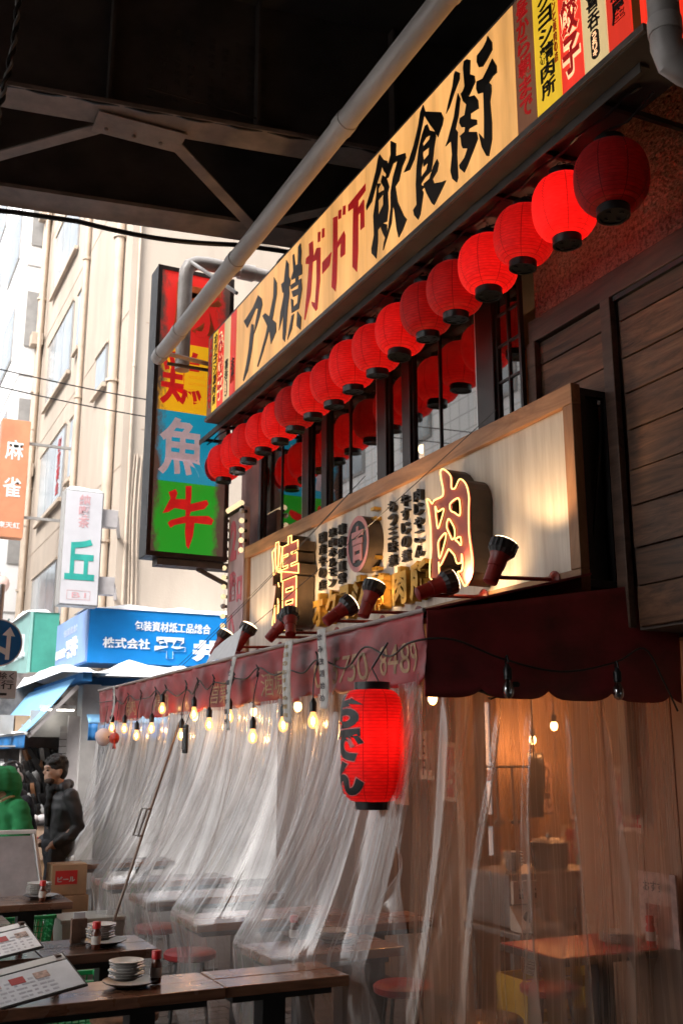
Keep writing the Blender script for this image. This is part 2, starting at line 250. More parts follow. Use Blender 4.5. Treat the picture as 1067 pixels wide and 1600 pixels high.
NIKU = {'outer': [(-5.42, 3.466), (-5.362, 3.431), (-5.322, 3.386), (-5.323, 3.323), (-5.305, 3.306), (-5.274, 3.308), (-5.236, 3.344), (-5.205, 3.345), (-5.167, 3.316), (-5.139, 3.273), (-5.123, 3.202), (-5.132, 3.132), (-5.136, 3.001), (-5.124, 2.916), (-5.111, 2.833), (-5.118, 2.748), (-5.144, 2.709), (-5.185, 2.673), (-5.21, 2.681), (-5.242, 2.724), (-5.275, 2.77), (-5.24, 2.769), (-5.221, 2.786), (-5.215, 2.834), (-5.224, 2.875), (-5.231, 2.826), (-5.252, 2.822), (-5.282, 2.829), (-5.305, 2.878), (-5.335, 2.905), (-5.37, 2.931), (-5.391, 2.918), (-5.43, 2.883), (-5.468, 2.85), (-5.49, 2.845), (-5.496, 2.871), (-5.499, 2.77), (-5.607, 2.787), (-5.588, 2.974), (-5.588, 3.125), (-5.606, 3.235), (-5.626, 3.311), (-5.592, 3.298), (-5.56, 3.267), (-5.531, 3.284), (-5.433, 3.288), (-5.421, 3.328), (-5.444, 3.41), (-5.45, 3.456)], 'holes': [[(-5.341, 3.218), (-5.262, 3.235), (-5.232, 3.216), (-5.225, 3.153), (-5.237, 3.119), (-5.292, 3.15), (-5.337, 3.174)], [(-5.522, 3.241), (-5.491, 3.199), (-5.431, 3.206), (-5.421, 3.189), (-5.456, 3.133), (-5.496, 3.089), (-5.514, 3.169)], [(-5.366, 3.126), (-5.326, 3.089), (-5.297, 3.044), (-5.3, 2.994), (-5.331, 2.986), (-5.345, 3.008), (-5.389, 3.079)], [(-5.29, 2.978), (-5.234, 2.984), (-5.227, 2.93), (-5.261, 2.956)], [(-5.488, 3.007), (-5.423, 3.04), (-5.397, 3.03), (-5.426, 2.967), (-5.483, 2.892), (-5.496, 2.968)]]}
USHI = [(3.002, 4.376), (3.066, 4.384), (3.069, 4.278), (3.062, 4.192), (3.232, 4.253), (3.255, 4.213), (3.213, 4.155), (3.065, 4.108), (3.056, 4.065), (3.259, 4.086), (3.314, 4.049), (3.294, 3.994), (3.111, 3.997), (3.099, 3.86), (3.058, 3.721), (3.031, 3.75), (3.013, 3.893), (3.016, 3.987), (2.902, 3.955), (2.861, 3.92), (2.828, 3.969), (2.858, 4.003), (3.013, 4.061), (3.011, 4.123), (2.895, 4.132), (2.834, 4.084), (2.772, 4.067), (2.849, 4.232), (2.825, 4.292), (2.897, 4.332), (2.92, 4.293), (2.902, 4.227), (3.007, 4.239)]
# ------------------------------------------------------------------ shared materials
asphalt = mat('asphalt', (.085, .083, .08), .8, .3, 5, .3, fine=140)
paverm = mat('paver', (.16, .135, .12), .6, .35, 7, .25, fine=60)
steel_dark = mat('bridge_steel', (.10, .08, .072), .7, .35, 2.2, .15)
steel_dim = mat('bridge_flange', (.23, .18, .157), .65, .35, 3, .15)
deckm = mat('bridge_deck', (.05, .042, .038), .85, .3, 2)
black = mat('black_metal', (.018, .017, .017), .45, .3, 6)
blackp = mat('black_plastic', (.012, .012, .013), .35, .2, 6)
pipem = mat('grey_pipe', (.56, .52, .495), .38, .3, 3, .05, stretch=(1, .3, 1), col2=(.36, .32, .30))
cream = mat('cream_wall', (.50, .42, .345), .85, .1, 1.1, .12, fine=30, detail=8, stretch=(1, 1, .3), col2=(.37, .305, .25), lo=.25, hi=.6)
cream_pipe = mat('cream_pipe', (.52, .42, .33), .6, .2, 2)
white_wall = mat('white_panel_wall', (.80, .79, .78), .6, .05, 1)
wframe = mat('window_frame_grey', (.30, .29, .28), .5, .15, 4)
darkframe = mat('dark_window_frame', (.022, .014, .012), .35, .3, 5)
snow = mat('snow', (.86, .88, .91), .9, .04, 12, .3)
stucco = mat('stucco', (.42, .24, .165), .9, .55, 42, .9, fine=45, lo=.36, hi=.56, col2=(.17, .085, .06), detail=4)
wallm = mat('plain_wall', (.16, .12, .10), .85, .25, 2)
plankm = wood('dark_planks', (.04, .017, .009), (.25, .115, .058), 'Y', 2.0, .6, .35)
beamw = wood('brown_beam', (.06, .03, .019), (.17, .09, .058), 'Y', 1.6, .6, .3)
def glassm(name, ior=1.5, tint=(.75, .82, .85), film=0.0):
    m, n, l, p = _new(name); n.remove(p)
    fr = thin_fresnel(n, l, ior)
    tr = n.new('ShaderNodeBsdfTransparent'); tr.inputs['Color'].default_value = (*tint, 1)
    gl = n.new('ShaderNodeBsdfGlossy'); gl.inputs['Roughness'].default_value = .015
    fa = n.new('ShaderNodeMath'); fa.inputs[1].default_value = film; fa.use_clamp = True; l.new(fr.outputs[0], fa.inputs[0])
    mx = n.new('ShaderNodeMixShader'); l.new(fa.outputs[0], mx.inputs[0]); l.new(tr.outputs[0], mx.inputs[1]); l.new(gl.outputs[0], mx.inputs[2])
    l.new(mx.outputs[0], n['Material Output'].inputs['Surface'])
    return m
glass = glassm('window_glass', 1.6, (.5, .53, .53), .30)
glass_far = mat('far_window_glass', (.33, .37, .40), .12, .3, .6, spec=.8)

# ------------------------------------------------------------------ ground, paving
g = B().box(-200, 200, -120, 400, -.3, 0).build('ground', asphalt); tag(g, kind='structure')
pv = B().box(-.2, 3.9, 3.4, 11.0, .004, .012).build('pavement', mat('paving_bed', (.10, .09, .085), .8, .3, 6, .2)); tag(pv, kind='structure')
pb = B().box(-.097, .097, -.047, .047, 0, .028).build('paver', paverm, pv, bev=.006)
first = True
for i in range(17):
    for j in range(17):
        x = .75 + i * .2 + (.1 if j % 2 else 0); y = 6.1 + j * .1
        if x > 2.9: continue
        o = pb if first else pb.copy()
        if not first: COL.objects.link(o)
        first = False
        o.location = (x, y, .0125 + rnd.uniform(-.003, .003)); o.rotation_euler = (rnd.uniform(-.01, .01), rnd.uniform(-.01, .01), 0)

# ------------------------------------------------------------------ railway bridge overhead
br = thing('railway_bridge', 'dark steel railway bridge underside crossing overhead with braced girders', 'bridge', (0, 0, 0))
SK = -.155
def gy(y0, x): return y0 + SK * x
def skew_box(y0, y1, z0, z1, x0=-7, x1=14):
    b = B(); vs = [(x, gy(y, x), z) for x in (x0, x1) for y in (y0, y1) for z in (z0, z1)]
    return b.add(vs, [(0, 1, 3, 2), (4, 6, 7, 5), (0, 4, 5, 1), (2, 3, 7, 6), (0, 2, 6, 4), (1, 5, 7, 3)])
skew_box(-16, 9.3, 7.75, 8.1).build('deck', deckm, br)
for y0, y1 in ((7.14, 7.44), (8.62, 8.97), (4.6, 4.9), (2.1, 2.4), (-.4, -.1), (-2.9, -2.6)):
    skew_box(y0, y1, 6.5, 6.535).build('flange', steel_dim, br)
    skew_box((y0 + y1) / 2 - .012, (y0 + y1) / 2 + .012, 6.535, 7.75).build('web', steel_dark, br)
for k in range(9):
    x = -3.2 + k * 1.15
    skew_box(7.19, 7.278, 6.54, 7.74, x, x + .02).build('stiffener', steel_dark, br)
def brace(a, b): B().beam(a, b, .11, .014).build('brace', steel_dim, br)
for ya, yb in ((7.36, 8.70),):
    for x0 in (-3.0, -.15 - .0, 2.7):
        brace((x0 + 1.62, gy(7.42, x0 + 1.62), 6.49), (x0 + .35, gy(8.66, x0 + .35), 6.49))
        brace((x0 + 2.06, gy(7.42, x0 + 2.06), 6.489), (x0 + 3.2, gy(8.66, x0 + 3.2), 6.489))
        B().box(x0 + 1.5, x0 + 2.2, gy(7.28, x0 + 1.8), gy(7.56, x0 + 1.8), 6.474, 6.481).build('gusset', steel_dim, br)
        for q in (0, 1, 2): B().lathe([(.016, 0), (.016, -.014), (.008, -.02)], 8, Matrix.Translation((x0 + 1.6 + q * .22, gy(7.48, x0 + 1.8), 6.474))).build('bolt', steel_dim, br)
# painted notice panel on the near web
nb = B()
for c in range(9):
    for r in range(9):
        if (c * 7 + r * 3) % 5: text_to(nb, '検査塗装工事年月橋桁長線'[(c * 5 + r * 2) % 12], FY(1.72 + c * .105 + (.06 if c > 3 else 0), gy(7.27, 1.72 + c * .105) - .012, 7.32 - r * .075), .06, .055, .0, .004)
tag(nb.build('painted_notice', mat('faded_notice_paint', (.075, .06, .052), .8), br), kind='stuff')
B().box(1.66, 2.86, gy(7.27, 2.86) - .014, gy(7.27, 2.86) - .012 + .002, 6.64, 6.65).build('notice_border', MATS['faded_notice_paint'], br)
# corrugated conduit along the far flange
def conduit(pts, r):
    fine = []
    for i in range(len(pts) - 1):
        a, b = Vector(pts[i]), Vector(pts[i + 1]); n_ = max(2, int((b - a).length / .012))
        fine += [a.lerp(b, k / n_) for k in range(n_)]
    return B().tube(fine, [r * (1 if i % 2 else .86) for i in range(len(fine))], 8)
pts = [(x, gy(9.0, x), 6.47 - .10 * math.sin(max(0, min(1, (x - 1.55) / 1.5)) * math.pi) * .55 - (.06 if x < 1.0 else 0) * (1 - max(0, min(1.2, x + .2)) / 1.2)) for x in [(-7 + i * .08) for i in range(137)]]
tag(conduit(pts, .026).build('cable_conduit', blackp, smooth=60), 'black corrugated cable conduit sagging along the far bridge girder', 'conduit')
pts = [(.3 + i * .1, gy(7.16, .3 + i * .1), 6.50 + .012 * math.sin(i * 1.7)) for i in range(40)]
tag(B().tube(pts, .011, 6).build('power_cable', blackp), 'thin black cable running along the near bridge girder', 'cable')
# twisted cable hanging at the upper left
pts = []
for i in range(80):
    t = i / 79; pts.append((.62 + .012 * math.sin(t * 60) - .03 * t + .05 * math.sin(t * 6) * t, 6.1 + .012 * math.cos(t * 60), 6.9 - 1.75 * t))
hc = thing('hanging_cable', 'twisted black cable bundle hanging at the upper left under the bridge', 'cable')
B().tube(pts, .014, 6).build('cable', blackp, hc, smooth=60)
B().tube([(p[0] - .02 * math.sin(i * .75), p[1] - .02 * math.cos(i * .75), p[2]) for i, p in enumerate(pts)], .011, 6).build('cable', mat('grey_cable', (.25, .25, .25), .5), hc, smooth=60)
hc.location = (-.02, 0, 0)

# ------------------------------------------------------------------ main building shell (under the bridge)
hb = thing('restaurant_building', 'two storey restaurant with wood planked and stucco upper floor under the bridge', 'building', (0, 0, 0))
# upper storey wall right of the windows: stucco over planks
B().box(3.81, 4.1, -3, 4.985, 4.385, 6.4).build('stucco_wall', stucco, hb)
B().box(3.745, 3.80, -3, 4.985, 4.227, 4.38).build('beam', beamw, hb, bev=.006)
B().box(3.81, 4.1, -3, 4.985, 2.32, 4.38).build('backing_wall', wallm, hb)
zz = 2.33; k = 0
ph = [.22, .205, .235, .2, .23, .215, .21, .225, .21]
for h in ph:
    for y0, y1 in ((4.985, 4.30), (4.185, 2.05), (2.03, -.4)):
        if zz + h > 4.225: h = 4.225 - zz
        if h < .03: continue
        o = B().box(-.012, .012, y1 + .003 - y0, -.003, .004, h - .004).build('plank', plankm, hb, bev=.004)
        o.location = (3.795 + rnd.uniform(-.005, .004), y0, zz)
    zz += h
for y in (4.955, 4.243): B().box(3.735, 3.78, y - .042, y + .042, 2.33, 4.225).build('post', beamw, hb, bev=.005)
B().beam((3.77, 4.19, 4.21), (3.77, 2.0, 4.21), .03, .03).build('batten', black, hb)
# side/roof mass and far end corner
B().box(4.3, 9, -3, 10.2, 5.4, 6.4).build('roof', wallm, hb)
B().box(3.74, 4.3, 4.99, 10.2, 4.86, 6.4).build('header_wall', wallm, hb)
B().box(3.74, 4.3, 4.99, 10.2, 2.45, 3.48).build('spandrel_wall', wallm, hb)
B().box(3.74, 4.4, 9.50, 10.2, 3.48, 4.86).build('corner_pier', mat('pink_pier', (.36, .2, .17), .8, .3, 2, .2), hb)
B().box(4.4, 9, 10.0, 10.2, 0, 5.4).build('end_wall', wallm, hb)
# upper room: floor, back wall, ceiling
B().box(4.3, 8, 5.0, 10.0, 3.3, 3.4).build('upper_floor', wallm, hb)
B().box(7.8, 8, -3, 10.0, 0, 5.4).build('room_back_wall', mat('room_wall', (.18, .10, .07), .8, .3, 2), hb)
B().box(4.3, 7.8, 4.8, 5.0, 3.4, 5.4).build('room_side_wall', MATS['room_wall'], hb)
# ground floor walls behind the curtains
panelm = mat('beige_panel', (.36, .205, .13), .55, .12, 1.5, .05)
yy = 3.2
while yy < 4.95:
    w_ = .285; B().box(4.10, 4.12, yy + .002, yy + w_ - .004, 0, 2.28).build('wall_panel', panelm, hb, bev=.004); yy += w_
B().box(4.12, 4.3, 3.0, 4.98, 0, 2.3).build('panel_backing', wallm, hb)
B().box(4.12, 5.9, 4.98, 5.06, 0, 2.3).build('kitchen_side_wall', panelm, hb)
brownw = wood('brown_board', (.10, .048, .026), (.23, .115, .06), 'Z', 1.5, .55, .2)
yy = 6.45
while yy < 9.9:
    B().box(4.10, 4.13, yy + .002, yy + .248, 0, 2.28).build('wall_board', brownw, hb, bev=.004); yy += .25
B().box(4.13, 4.3, 6.45, 10.0, 0, 2.3).build('board_backing', wallm, hb)
B().box(4.3, 7.8, 7.2, 7.3, 0, 2.4).build('kitchen_back_wall', mat('kitchen_wall', (.42, .27, .17), .6, .2, 2), hb)
B().box(2.6, 7.8, 4.3, 10.0, 2.31, 2.34).build('ground_floor_ceiling', mat('ceiling_board', (.30, .19, .12), .8, .2, 2), hb)
B().box(4.04, 4.14, 6.36, 6.45, 0, 2.28).build('door_post', mat('pale_post', (.5, .36, .27), .6), hb, bev=.004)
# grey duct on the beige panels
B().box(4.03, 4.095, 4.62, 4.70, 1.35, 2.28).build('duct', mat('grey_duct', (.3, .28, .27), .5), hb, bev=.01)

# unseen shop row added behind and left of the camera to block light
ob_ = thing('light_blocking_shop_row', 'dark shuttered shop row under the bridge behind the viewpoint', 'building', (0, 0, 0))
B().box(-11, -3.4, -16, .7, 0, 6.45).build('wall', wallm, ob_); B().box(-3.4, 9, -9, -6.0, 0, 6.45).build('wall', wallm, ob_)
for y in range(3):
    for z in range(24): B().box(-3.38, -3.36, -5.5 + y * 1.7, -4.0 + y * 1.7, .1 + z * .1, .19 + z * .1).build('shutter_slat', steel_dim, ob_)
# upper floor windows
B().box(3.68, 3.739, 4.99, 9.50, 4.74, 4.86).build('window_head', darkframe, hb)
B().box(3.68, 3.739, 4.99, 9.50, 3.48, 3.55).build('window_sill', darkframe, hb)
for y0, y1 in ((5.27, 5.47), (6.38, 6.50), (6.76, 6.91), (7.86, 7.97), (8.25, 8.39), (9.43, 9.50)): B().box(3.665, 3.739, y0, y1, 3.55, 4.74).build('window_post', darkframe, hb, bev=.006)
alum = mat('aluminium_trim', (.62, .62, .62), .3, .1, 4, metal=.6)
for y in (5.478, 6.918, 8.398): B().box(3.672, 3.68, y - .008, y + .008, 3.55, 4.74).build('window_trim', alum, hb)
def window(y0, y1, bars, zb=()):
    f = B(); f.box(3.69, 3.72, y0, y0 + .022, 3.55, 4.74).box(3.69, 3.72, y1 - .022, y1, 3.55, 4.74).box(3.69, 3.72, y0 + .022, y1 - .022, 3.55, 3.585).box(3.69, 3.72, y0 + .022, y1 - .022, 4.705, 4.74)
    fo = f.build('window', darkframe, hb)
    ys = [y0 + .022] + bars + [y1 - .022]
    for a, b in zip(ys[:-1], ys[1:]): B().box(3.703, 3.708, a + .007, b - .007, 3.586, 4.704).build('pane', glass, fo)
    for q in bars: B().box(3.691, 3.719, q - .0075, q + .0075, 3.5855, 4.7045).build('mullion', darkframe, fo)
    for z in zb: B().box(3.694, 3.716, y0 + .0225, y1 - .0225, z - .008, z + .008).build('glazing_bar', darkframe, fo)
window(5.47, 6.38, [5.99]); window(6.91, 7.86, [7.45]); window(8.39, 9.43, [8.95]); window(6.50, 6.76, []); window(7.97, 8.25, [])
window(4.99, 5.27, [5.13], (3.8, 4.05, 4.3, 4.52))
# orange-lit banners and paper lamps inside the upper room
bann = mat('orange_banner', (.75, .25, .06), .6, .3, 4)
for i, y in enumerate((5.4, 5.9, 6.4, 7.2, 7.7, 8.4, 9.0)):
    bt = thing('interior_banner', 'orange hanging banner inside the %s upper window counted from the plank wall' % ('first', 'second', 'third', 'fourth', 'fifth', 'sixth', 'seventh')[i], 'banner', (4.35, y, 4.0))
    B().box(-.004, .004, -.14, .14, 0, .62).build('cloth', bann, bt)
    b = B(); vtext(b, ('生ビール', '焼肉', 'ホルモン', '餃子')[i % 4], FX(-.006, 0, .31), .13, .5, .02, .003); b.build('lettering', mat('dark_red_print', (.12, .01, .008), .6) if i == 0 else MATS['dark_red_print'], bt)
    B().tube([(0, -.15, .62), (0, .15, .62)], .008, 6).build('rod', black, bt)
bulbm = emis('warm_bulb', (1, .62, .25), 30)
for i, y in enumerate((6.3, 8.3)):
    pl = thing('pendant_lamp', 'warm pendant bulb hanging inside the %s upper room' % ('near end of the', 'far end of the')[i], 'lamp', (4.9, y, 4.6))
    B().lathe([(.02, .30), (.025, .12), (.14, .02), (.15, 0), (.13, .005), (.02, .1)], 16).build('shade', black, pl, smooth=40)
    B().ell((0, 0, 0), (.035, .035, .045)).build('bulb', bulbm, pl, smooth=180)
    B().tube([(0, 0, .3), (0, 0, .64)], .005, 6).build('cord', black, pl)
    light('bulb_light', 'POINT', (0, 0, -.07), 7, (1, .5, .22), pl, .04)
# ------------------------------------------------------------------ illuminated sign box
def litpanel(name, base, em, es, streak=.5):
    m, n, l, p = _new(name)
    v = _coord(n, l, (4, 4, .4), rand=False); nz = n.new('ShaderNodeTexNoise'); nz.inputs['Scale'].default_value = 1; nz.inputs['Detail'].default_value = 7; nz.inputs['Roughness'].default_value = .6; l.new(v, nz.inputs['Vector'])
    mr = n.new('ShaderNodeMapRange'); mr.inputs['From Min'].default_value = .3; mr.inputs['From Max'].default_value = .62; mr.inputs['To Min'].default_value = 1 - streak; mr.inputs['To Max'].default_value = 1.0; l.new(nz.outputs['Fac'], mr.inputs['Value'])
    for k, c in (('Base Color', base), ('Emission Color', em)):
        mx = n.new('ShaderNodeMixRGB'); mx.blend_type = 'MULTIPLY'; mx.inputs['Fac'].default_value = 1; mx.inputs['Color1'].default_value = (*c, 1); l.new(mr.outputs[0], mx.inputs['Color2']); l.new(mx.outputs[0], p.inputs[k])
    p.inputs['Emission Strength'].default_value = es; p.inputs['Roughness'].default_value = .45
    return m
face = litpanel('lit_sign_face', (.40, .31, .21), (1.0, .47, .13), .36, .5)
sb = thing('light_box_sign', 'long illuminated cream sign box with black brush letters above the red lanterns', 'sign', (0, 0, 0))
casing = mat('sign_casing', (.075, .06, .052), .55, .4, 3, .1)
B().box(3.012, 3.40, 3.02, 9.27, 4.885, 4.925).box(3.012, 3.40, 3.02, 9.27, 5.755, 5.79).box(3.36, 3.40, 3.03, 9.26, 4.925, 5.755).build('casing', casing, sb, bev=.004)
B().box(3.012, 3.36, 9.235, 9.27, 4.925, 5.755).build('end_panel', casing, sb)
B().box(3.012, 3.36, 3.02, 3.05, 4.925, 5.755).build('end_panel', mat('red_end_panel', (.5, .03, .015), .5, .3, 3, emit=(1, .05, .02), es=.5), sb)
B().box(2.992, 3.011, 3.02, 9.27, 4.887, 4.925).build('lower_rail', mat('sign_rail', (.16, .135, .12), .5, .4, 3), sb, bev=.003)
def seg(y0, y1, m, nm='face_panel'): B().box(3.0, 3.012, y0 + .0025, y1 - .0025, 4.927, 5.752).build(nm, m, sb)
seg(5.80, 8.42, face); seg(4.0, 5.80, face)
grey_l = mat('letter_charcoal', (.085, .085, .09), .5, .15, 8); black_l = mat('letter_black', (.012, .012, .012), .45, .2, 8)
red_l = mat('letter_red', (.60, .016, .02), .5, .2, 8, emit=(1, .04, .04), es=.09)
def glyph_parts(D, m, parent, X):
    for ch, polys in D.items():
        b = B()
        for i, p in enumerate(polys): b.prism([(q[0], q[1]) for q in p], FX(X, 0, 0), .004 + .0006 * i)
        b.build('character', m, parent)
glyph_parts(GLYPH_BLACK, black_l, sb, 3.0); glyph_parts(GLYPH_GREY, grey_l, sb, 3.0); glyph_parts(GLYPH_RED, red_l, sb, 3.0)
# tenant strips at both ends
strips = [((.26, .11, .06), '昼から朝まで', red_l), ((.85, .5, .03), 'オクヨシ精肉所', black_l), ((.7, .035, .02), 'み餃子', red_l), ((.72, .52, .25), '喜呑', black_l), ((.6, .03, .015), '志屋', black_l)]
ems = [.12, .26, .36, .24, .3]
for side in (0, 1):
    ys = [(4.0, 3.825), (3.825, 3.615), (3.615, 3.44), (3.44, 3.26), (3.26, 3.10)] if side == 0 else [(9.23, 9.09), (9.09, 8.94), (8.94, 8.76), (8.76, 8.58), (8.58, 8.42)]
    for i, (y1, y0) in enumerate(ys):
        c, t, lm = strips[i]
        m = litpanel('strip_face_%d' % i, c, tuple(min(1, q * 1.25) for q in c), ems[i], .3) if side == 0 else MATS['strip_face_%d' % i]
        seg(y0, y1, m, 'tenant_strip')
        ym = (y0 + y1) / 2; wd = y1 - y0
        if t == 'み餃子':
            b = B(); vtext(b, t, FX(3.0, ym, 5.34), wd * .82, .72, .075, .0025); b.build('lettering_outline', mat('cream_print', (.8, .6, .4), .5, emit=(1, .6, .35), es=.5) if side == 0 else MATS['cream_print'], sb)
            b = B(); vtext(b, t, FX(3.0, ym, 5.34), wd * .74, .68, .03, .005); b.build('lettering', lm, sb)
        elif t == '喜呑':
            b = B(); vtext(b, t, FX(3.0, ym, 5.235), wd * .5, .21, .015, .004); b.build('lettering', lm, sb)
            b = B(); b.prism([(.03 * math.cos(a) if abs(math.sin(a)) > .0 else .03 * math.cos(a), .05 * (1 if math.sin(a) > 0 else -1) + .03 * math.sin(a)) for a in [R(10 * k) for k in range(36)]], FX(3.0, ym, 5.045), .003); b.build('badge', black_l, sb)
            b = B(); vtext(b, 'うおリキ', FX(2.997, ym, 5.045), .032, .135, .01, .003); b.build('lettering', MATS['cream_print'], sb)
        else:
            b = B(); vtext(b, t, FX(3.0, ym, 5.36 if i < 4 else 5.17), wd * (.55 if i else .62), .74 if i < 4 else .25, .022, .004); b.build('lettering', lm, sb)
            if i == 1:
                b = B(); vtext(b, 'ホルモンと焼肉の店', FX(3.0, ym - wd * .36, 5.42), .026, .55, .01, .004); b.build('lettering', mat('orange_print', (.75, .12, .02), .5) if side == 0 else MATS['orange_print'], sb)
light('tube_light', 'POINT', (2.9, 3.1, 4.7), 0.0, (1, .4, .2), sb)
# rail under the sign that carries the lanterns, with brackets and cable
lr = thing('lantern_rail', 'dark steel rail below the sign box holding the lanterns', 'rail', (0, 0, 0))
B().box(3.13, 3.19, 3.2, 10.05, 4.868, 4.884).box(3.13, 3.137, 3.2, 10.05, 4.83, 4.868).build('angle_bar', casing, lr)
for i in range(14): B().beam((3.14, 3.5 + i * .48, 4.86), (3.73, 3.5 + i * .48, 4.875), .025, .03).build('bracket', black, lr)
B().tube([(3.22, 3.3 + i * .12, 4.845 + .012 * math.sin(i * 2.1)) for i in range(56)], .008, 5).build('cable', blackp, lr)
B().tube([(3.30, 3.3 + i * .185, 4.84 - .05 * (i % 2)) for i in range(36)], .006, 5).build('cable', blackp, lr)

# ------------------------------------------------------------------ round red lanterns
def paper(name, glow, per):
    m, n, l, p = _new(name)
    tc = n.new('ShaderNodeTexCoord'); oi = n.new('ShaderNodeObjectInfo'); cm = n.new('ShaderNodeVectorMath'); cm.operation = 'SCALE'; cm.inputs[0].default_value = (37, 53, 71); l.new(oi.outputs['Random'], cm.inputs['Scale'])
    ad = n.new('ShaderNodeVectorMath'); l.new(tc.outputs['Object'], ad.inputs[0]); l.new(cm.outputs[0], ad.inputs[1])
    mp = n.new('ShaderNodeMapping'); mp.inputs['Scale'].default_value = (26, 26, 90); l.new(ad.outputs[0], mp.inputs['Vector'])
    nz = n.new('ShaderNodeTexNoise'); nz.inputs['Scale'].default_value = 1; nz.inputs['Detail'].default_value = 5; l.new(mp.outputs[0], nz.inputs['Vector'])
    rp = n.new('ShaderNodeValToRGB'); rp.color_ramp.elements[0].position = .3; rp.color_ramp.elements[1].position = .7
    rp.color_ramp.elements[0].color = (.55, .007, .010, 1); rp.color_ramp.elements[1].color = (.74, .017, .018, 1); l.new(nz.outputs['Fac'], rp.inputs['Fac'])
    # darker meridian seams
    sx = n.new('ShaderNodeSeparateXYZ'); l.new(tc.outputs['Object'], sx.inputs[0]); at = n.new('ShaderNodeMath'); at.operation = 'ARCTAN2'; l.new(sx.outputs[1], at.inputs[0]); l.new(sx.outputs[0], at.inputs[1])
    m1 = n.new('ShaderNodeMath'); m1.operation = 'MULTIPLY'; m1.inputs[1].default_value = 8 / (2 * math.pi); l.new(at.outputs[0], m1.inputs[0]); m2 = n.new('ShaderNodeMath'); m2.operation = 'FRACT'; l.new(m1.outputs[0], m2.inputs[0])
    m3 = n.new('ShaderNodeMath'); m3.operation = 'LESS_THAN'; m3.inputs[1].default_value = .03; l.new(m2.outputs[0], m3.inputs[0])
    dk = n.new('ShaderNodeMixRGB'); dk.inputs['Color2'].default_value = (.2, .002, .004, 1); l.new(m3.outputs[0], dk.inputs['Fac']); l.new(rp.outputs[0], dk.inputs['Color1'])
    h1 = n.new('ShaderNodeMath'); h1.operation = 'MULTIPLY'; h1.inputs[1].default_value = 1 / per; l.new(sx.outputs[2], h1.inputs[0]); h2 = n.new('ShaderNodeMath'); h2.operation = 'FRACT'; l.new(h1.outputs[0], h2.inputs[0])
    h3 = n.new('ShaderNodeMath'); h3.operation = 'LESS_THAN'; h3.inputs[1].default_value = .24; l.new(h2.outputs[0], h3.inputs[0]); h4 = n.new('ShaderNodeMath'); h4.operation = 'MULTIPLY'; h4.inputs[1].default_value = .5; l.new(h3.outputs[0], h4.inputs[0])
    hp = n.new('ShaderNodeMixRGB'); hp.inputs['Color2'].default_value = (.22, .003, .005, 1); l.new(h4.outputs[0], hp.inputs['Fac']); l.new(dk.outputs[0], hp.inputs['Color1']); dk = hp   # bamboo hoops, darkened to paint in the groove shade between ribs
    l.new(dk.outputs[0], p.inputs['Base Color']); p.inputs['Roughness'].default_value = .55; p.inputs['Sheen Weight'].default_value = .2
    p.inputs['Specular IOR Level'].default_value = .35
    if glow:
        t = n.new('ShaderNodeBsdfTranslucent'); l.new(dk.outputs[0], t.inputs['Color']); mx = n.new('ShaderNodeMixShader'); mx.inputs[0].default_value = .55
        l.new(p.outputs[0], mx.inputs[1]); l.new(t.outputs[0], mx.inputs[2]); l.new(mx.outputs[0], n['Material Output'].inputs['Surface'])
    return m
paper_on = paper('lantern_paper', True, .345 / 21)
def lantern_prof(rad, h, neck, nr, power=2.2):
    pr = []
    for i in range(nr * 2 + 1):
        t = -1 + 2 * i / (nr * 2); r = neck + (rad - neck) * (1 - abs(t) ** power) ** .5
        pr.append((r * (1 if i % 2 else .962), t * h / 2))
    return pr
def make_lantern():
    t = thing('round_lantern', '', 'lantern', (0, 0, 0), 0, 'round red lanterns in a row below the sign')
    sh = B().lathe(lantern_prof(.185, .345, .075, 21), 40, None, 0, cap=False).build('paper_shell', paper_on, t, smooth=180)
    B().lathe([(.078, .165), (.078, .215), (.066, .215), (.066, .165)], 24, cap=False).build('top_ring', blackp, t, smooth=40)
    bo = B().lathe([(.066, -.168), (.082, -.168), (.082, -.215), (.07, -.215), (.07, -.20), (.012, -.198)], 24, cap=False).build('bottom_ring', blackp, t, smooth=40)
    B().tube([(0, -.07, .2), (0, -.02, .26), (0, .02, .26), (0, .07, .2)], .004, 5).build('wire_bail', black, t)
    B().tube([(0, 0, .26), (0, 0, .30)], .005, 5).build('hook', alum, t)
    b = B()
    for a in range(4): b.lathe([(.013, 0), (.013, -.004)], 10, Matrix.Translation((.045 * math.cos(a * 1.57 + .6), .045 * math.sin(a * 1.57 + .6), -.214)))
    b.lathe([(.07, -.203), (.07, -.206)], 20)
    b.build('bottom_plate', blackp, t)
    return t
lan = make_lantern()
ordn = ['first', 'second', 'third', 'fourth', 'fifth', 'sixth', 'seventh', 'eighth', 'ninth', 'tenth', 'eleventh', 'twelfth', 'thirteenth', 'fourteenth', 'fifteenth', 'sixteenth', 'seventeenth', 'eighteenth']
power = [0, 2.0, .7, 1.2, .3, .22, .9, .75, .85, .65, .75, .25, .85, .75, .65, .85, .75, .75]
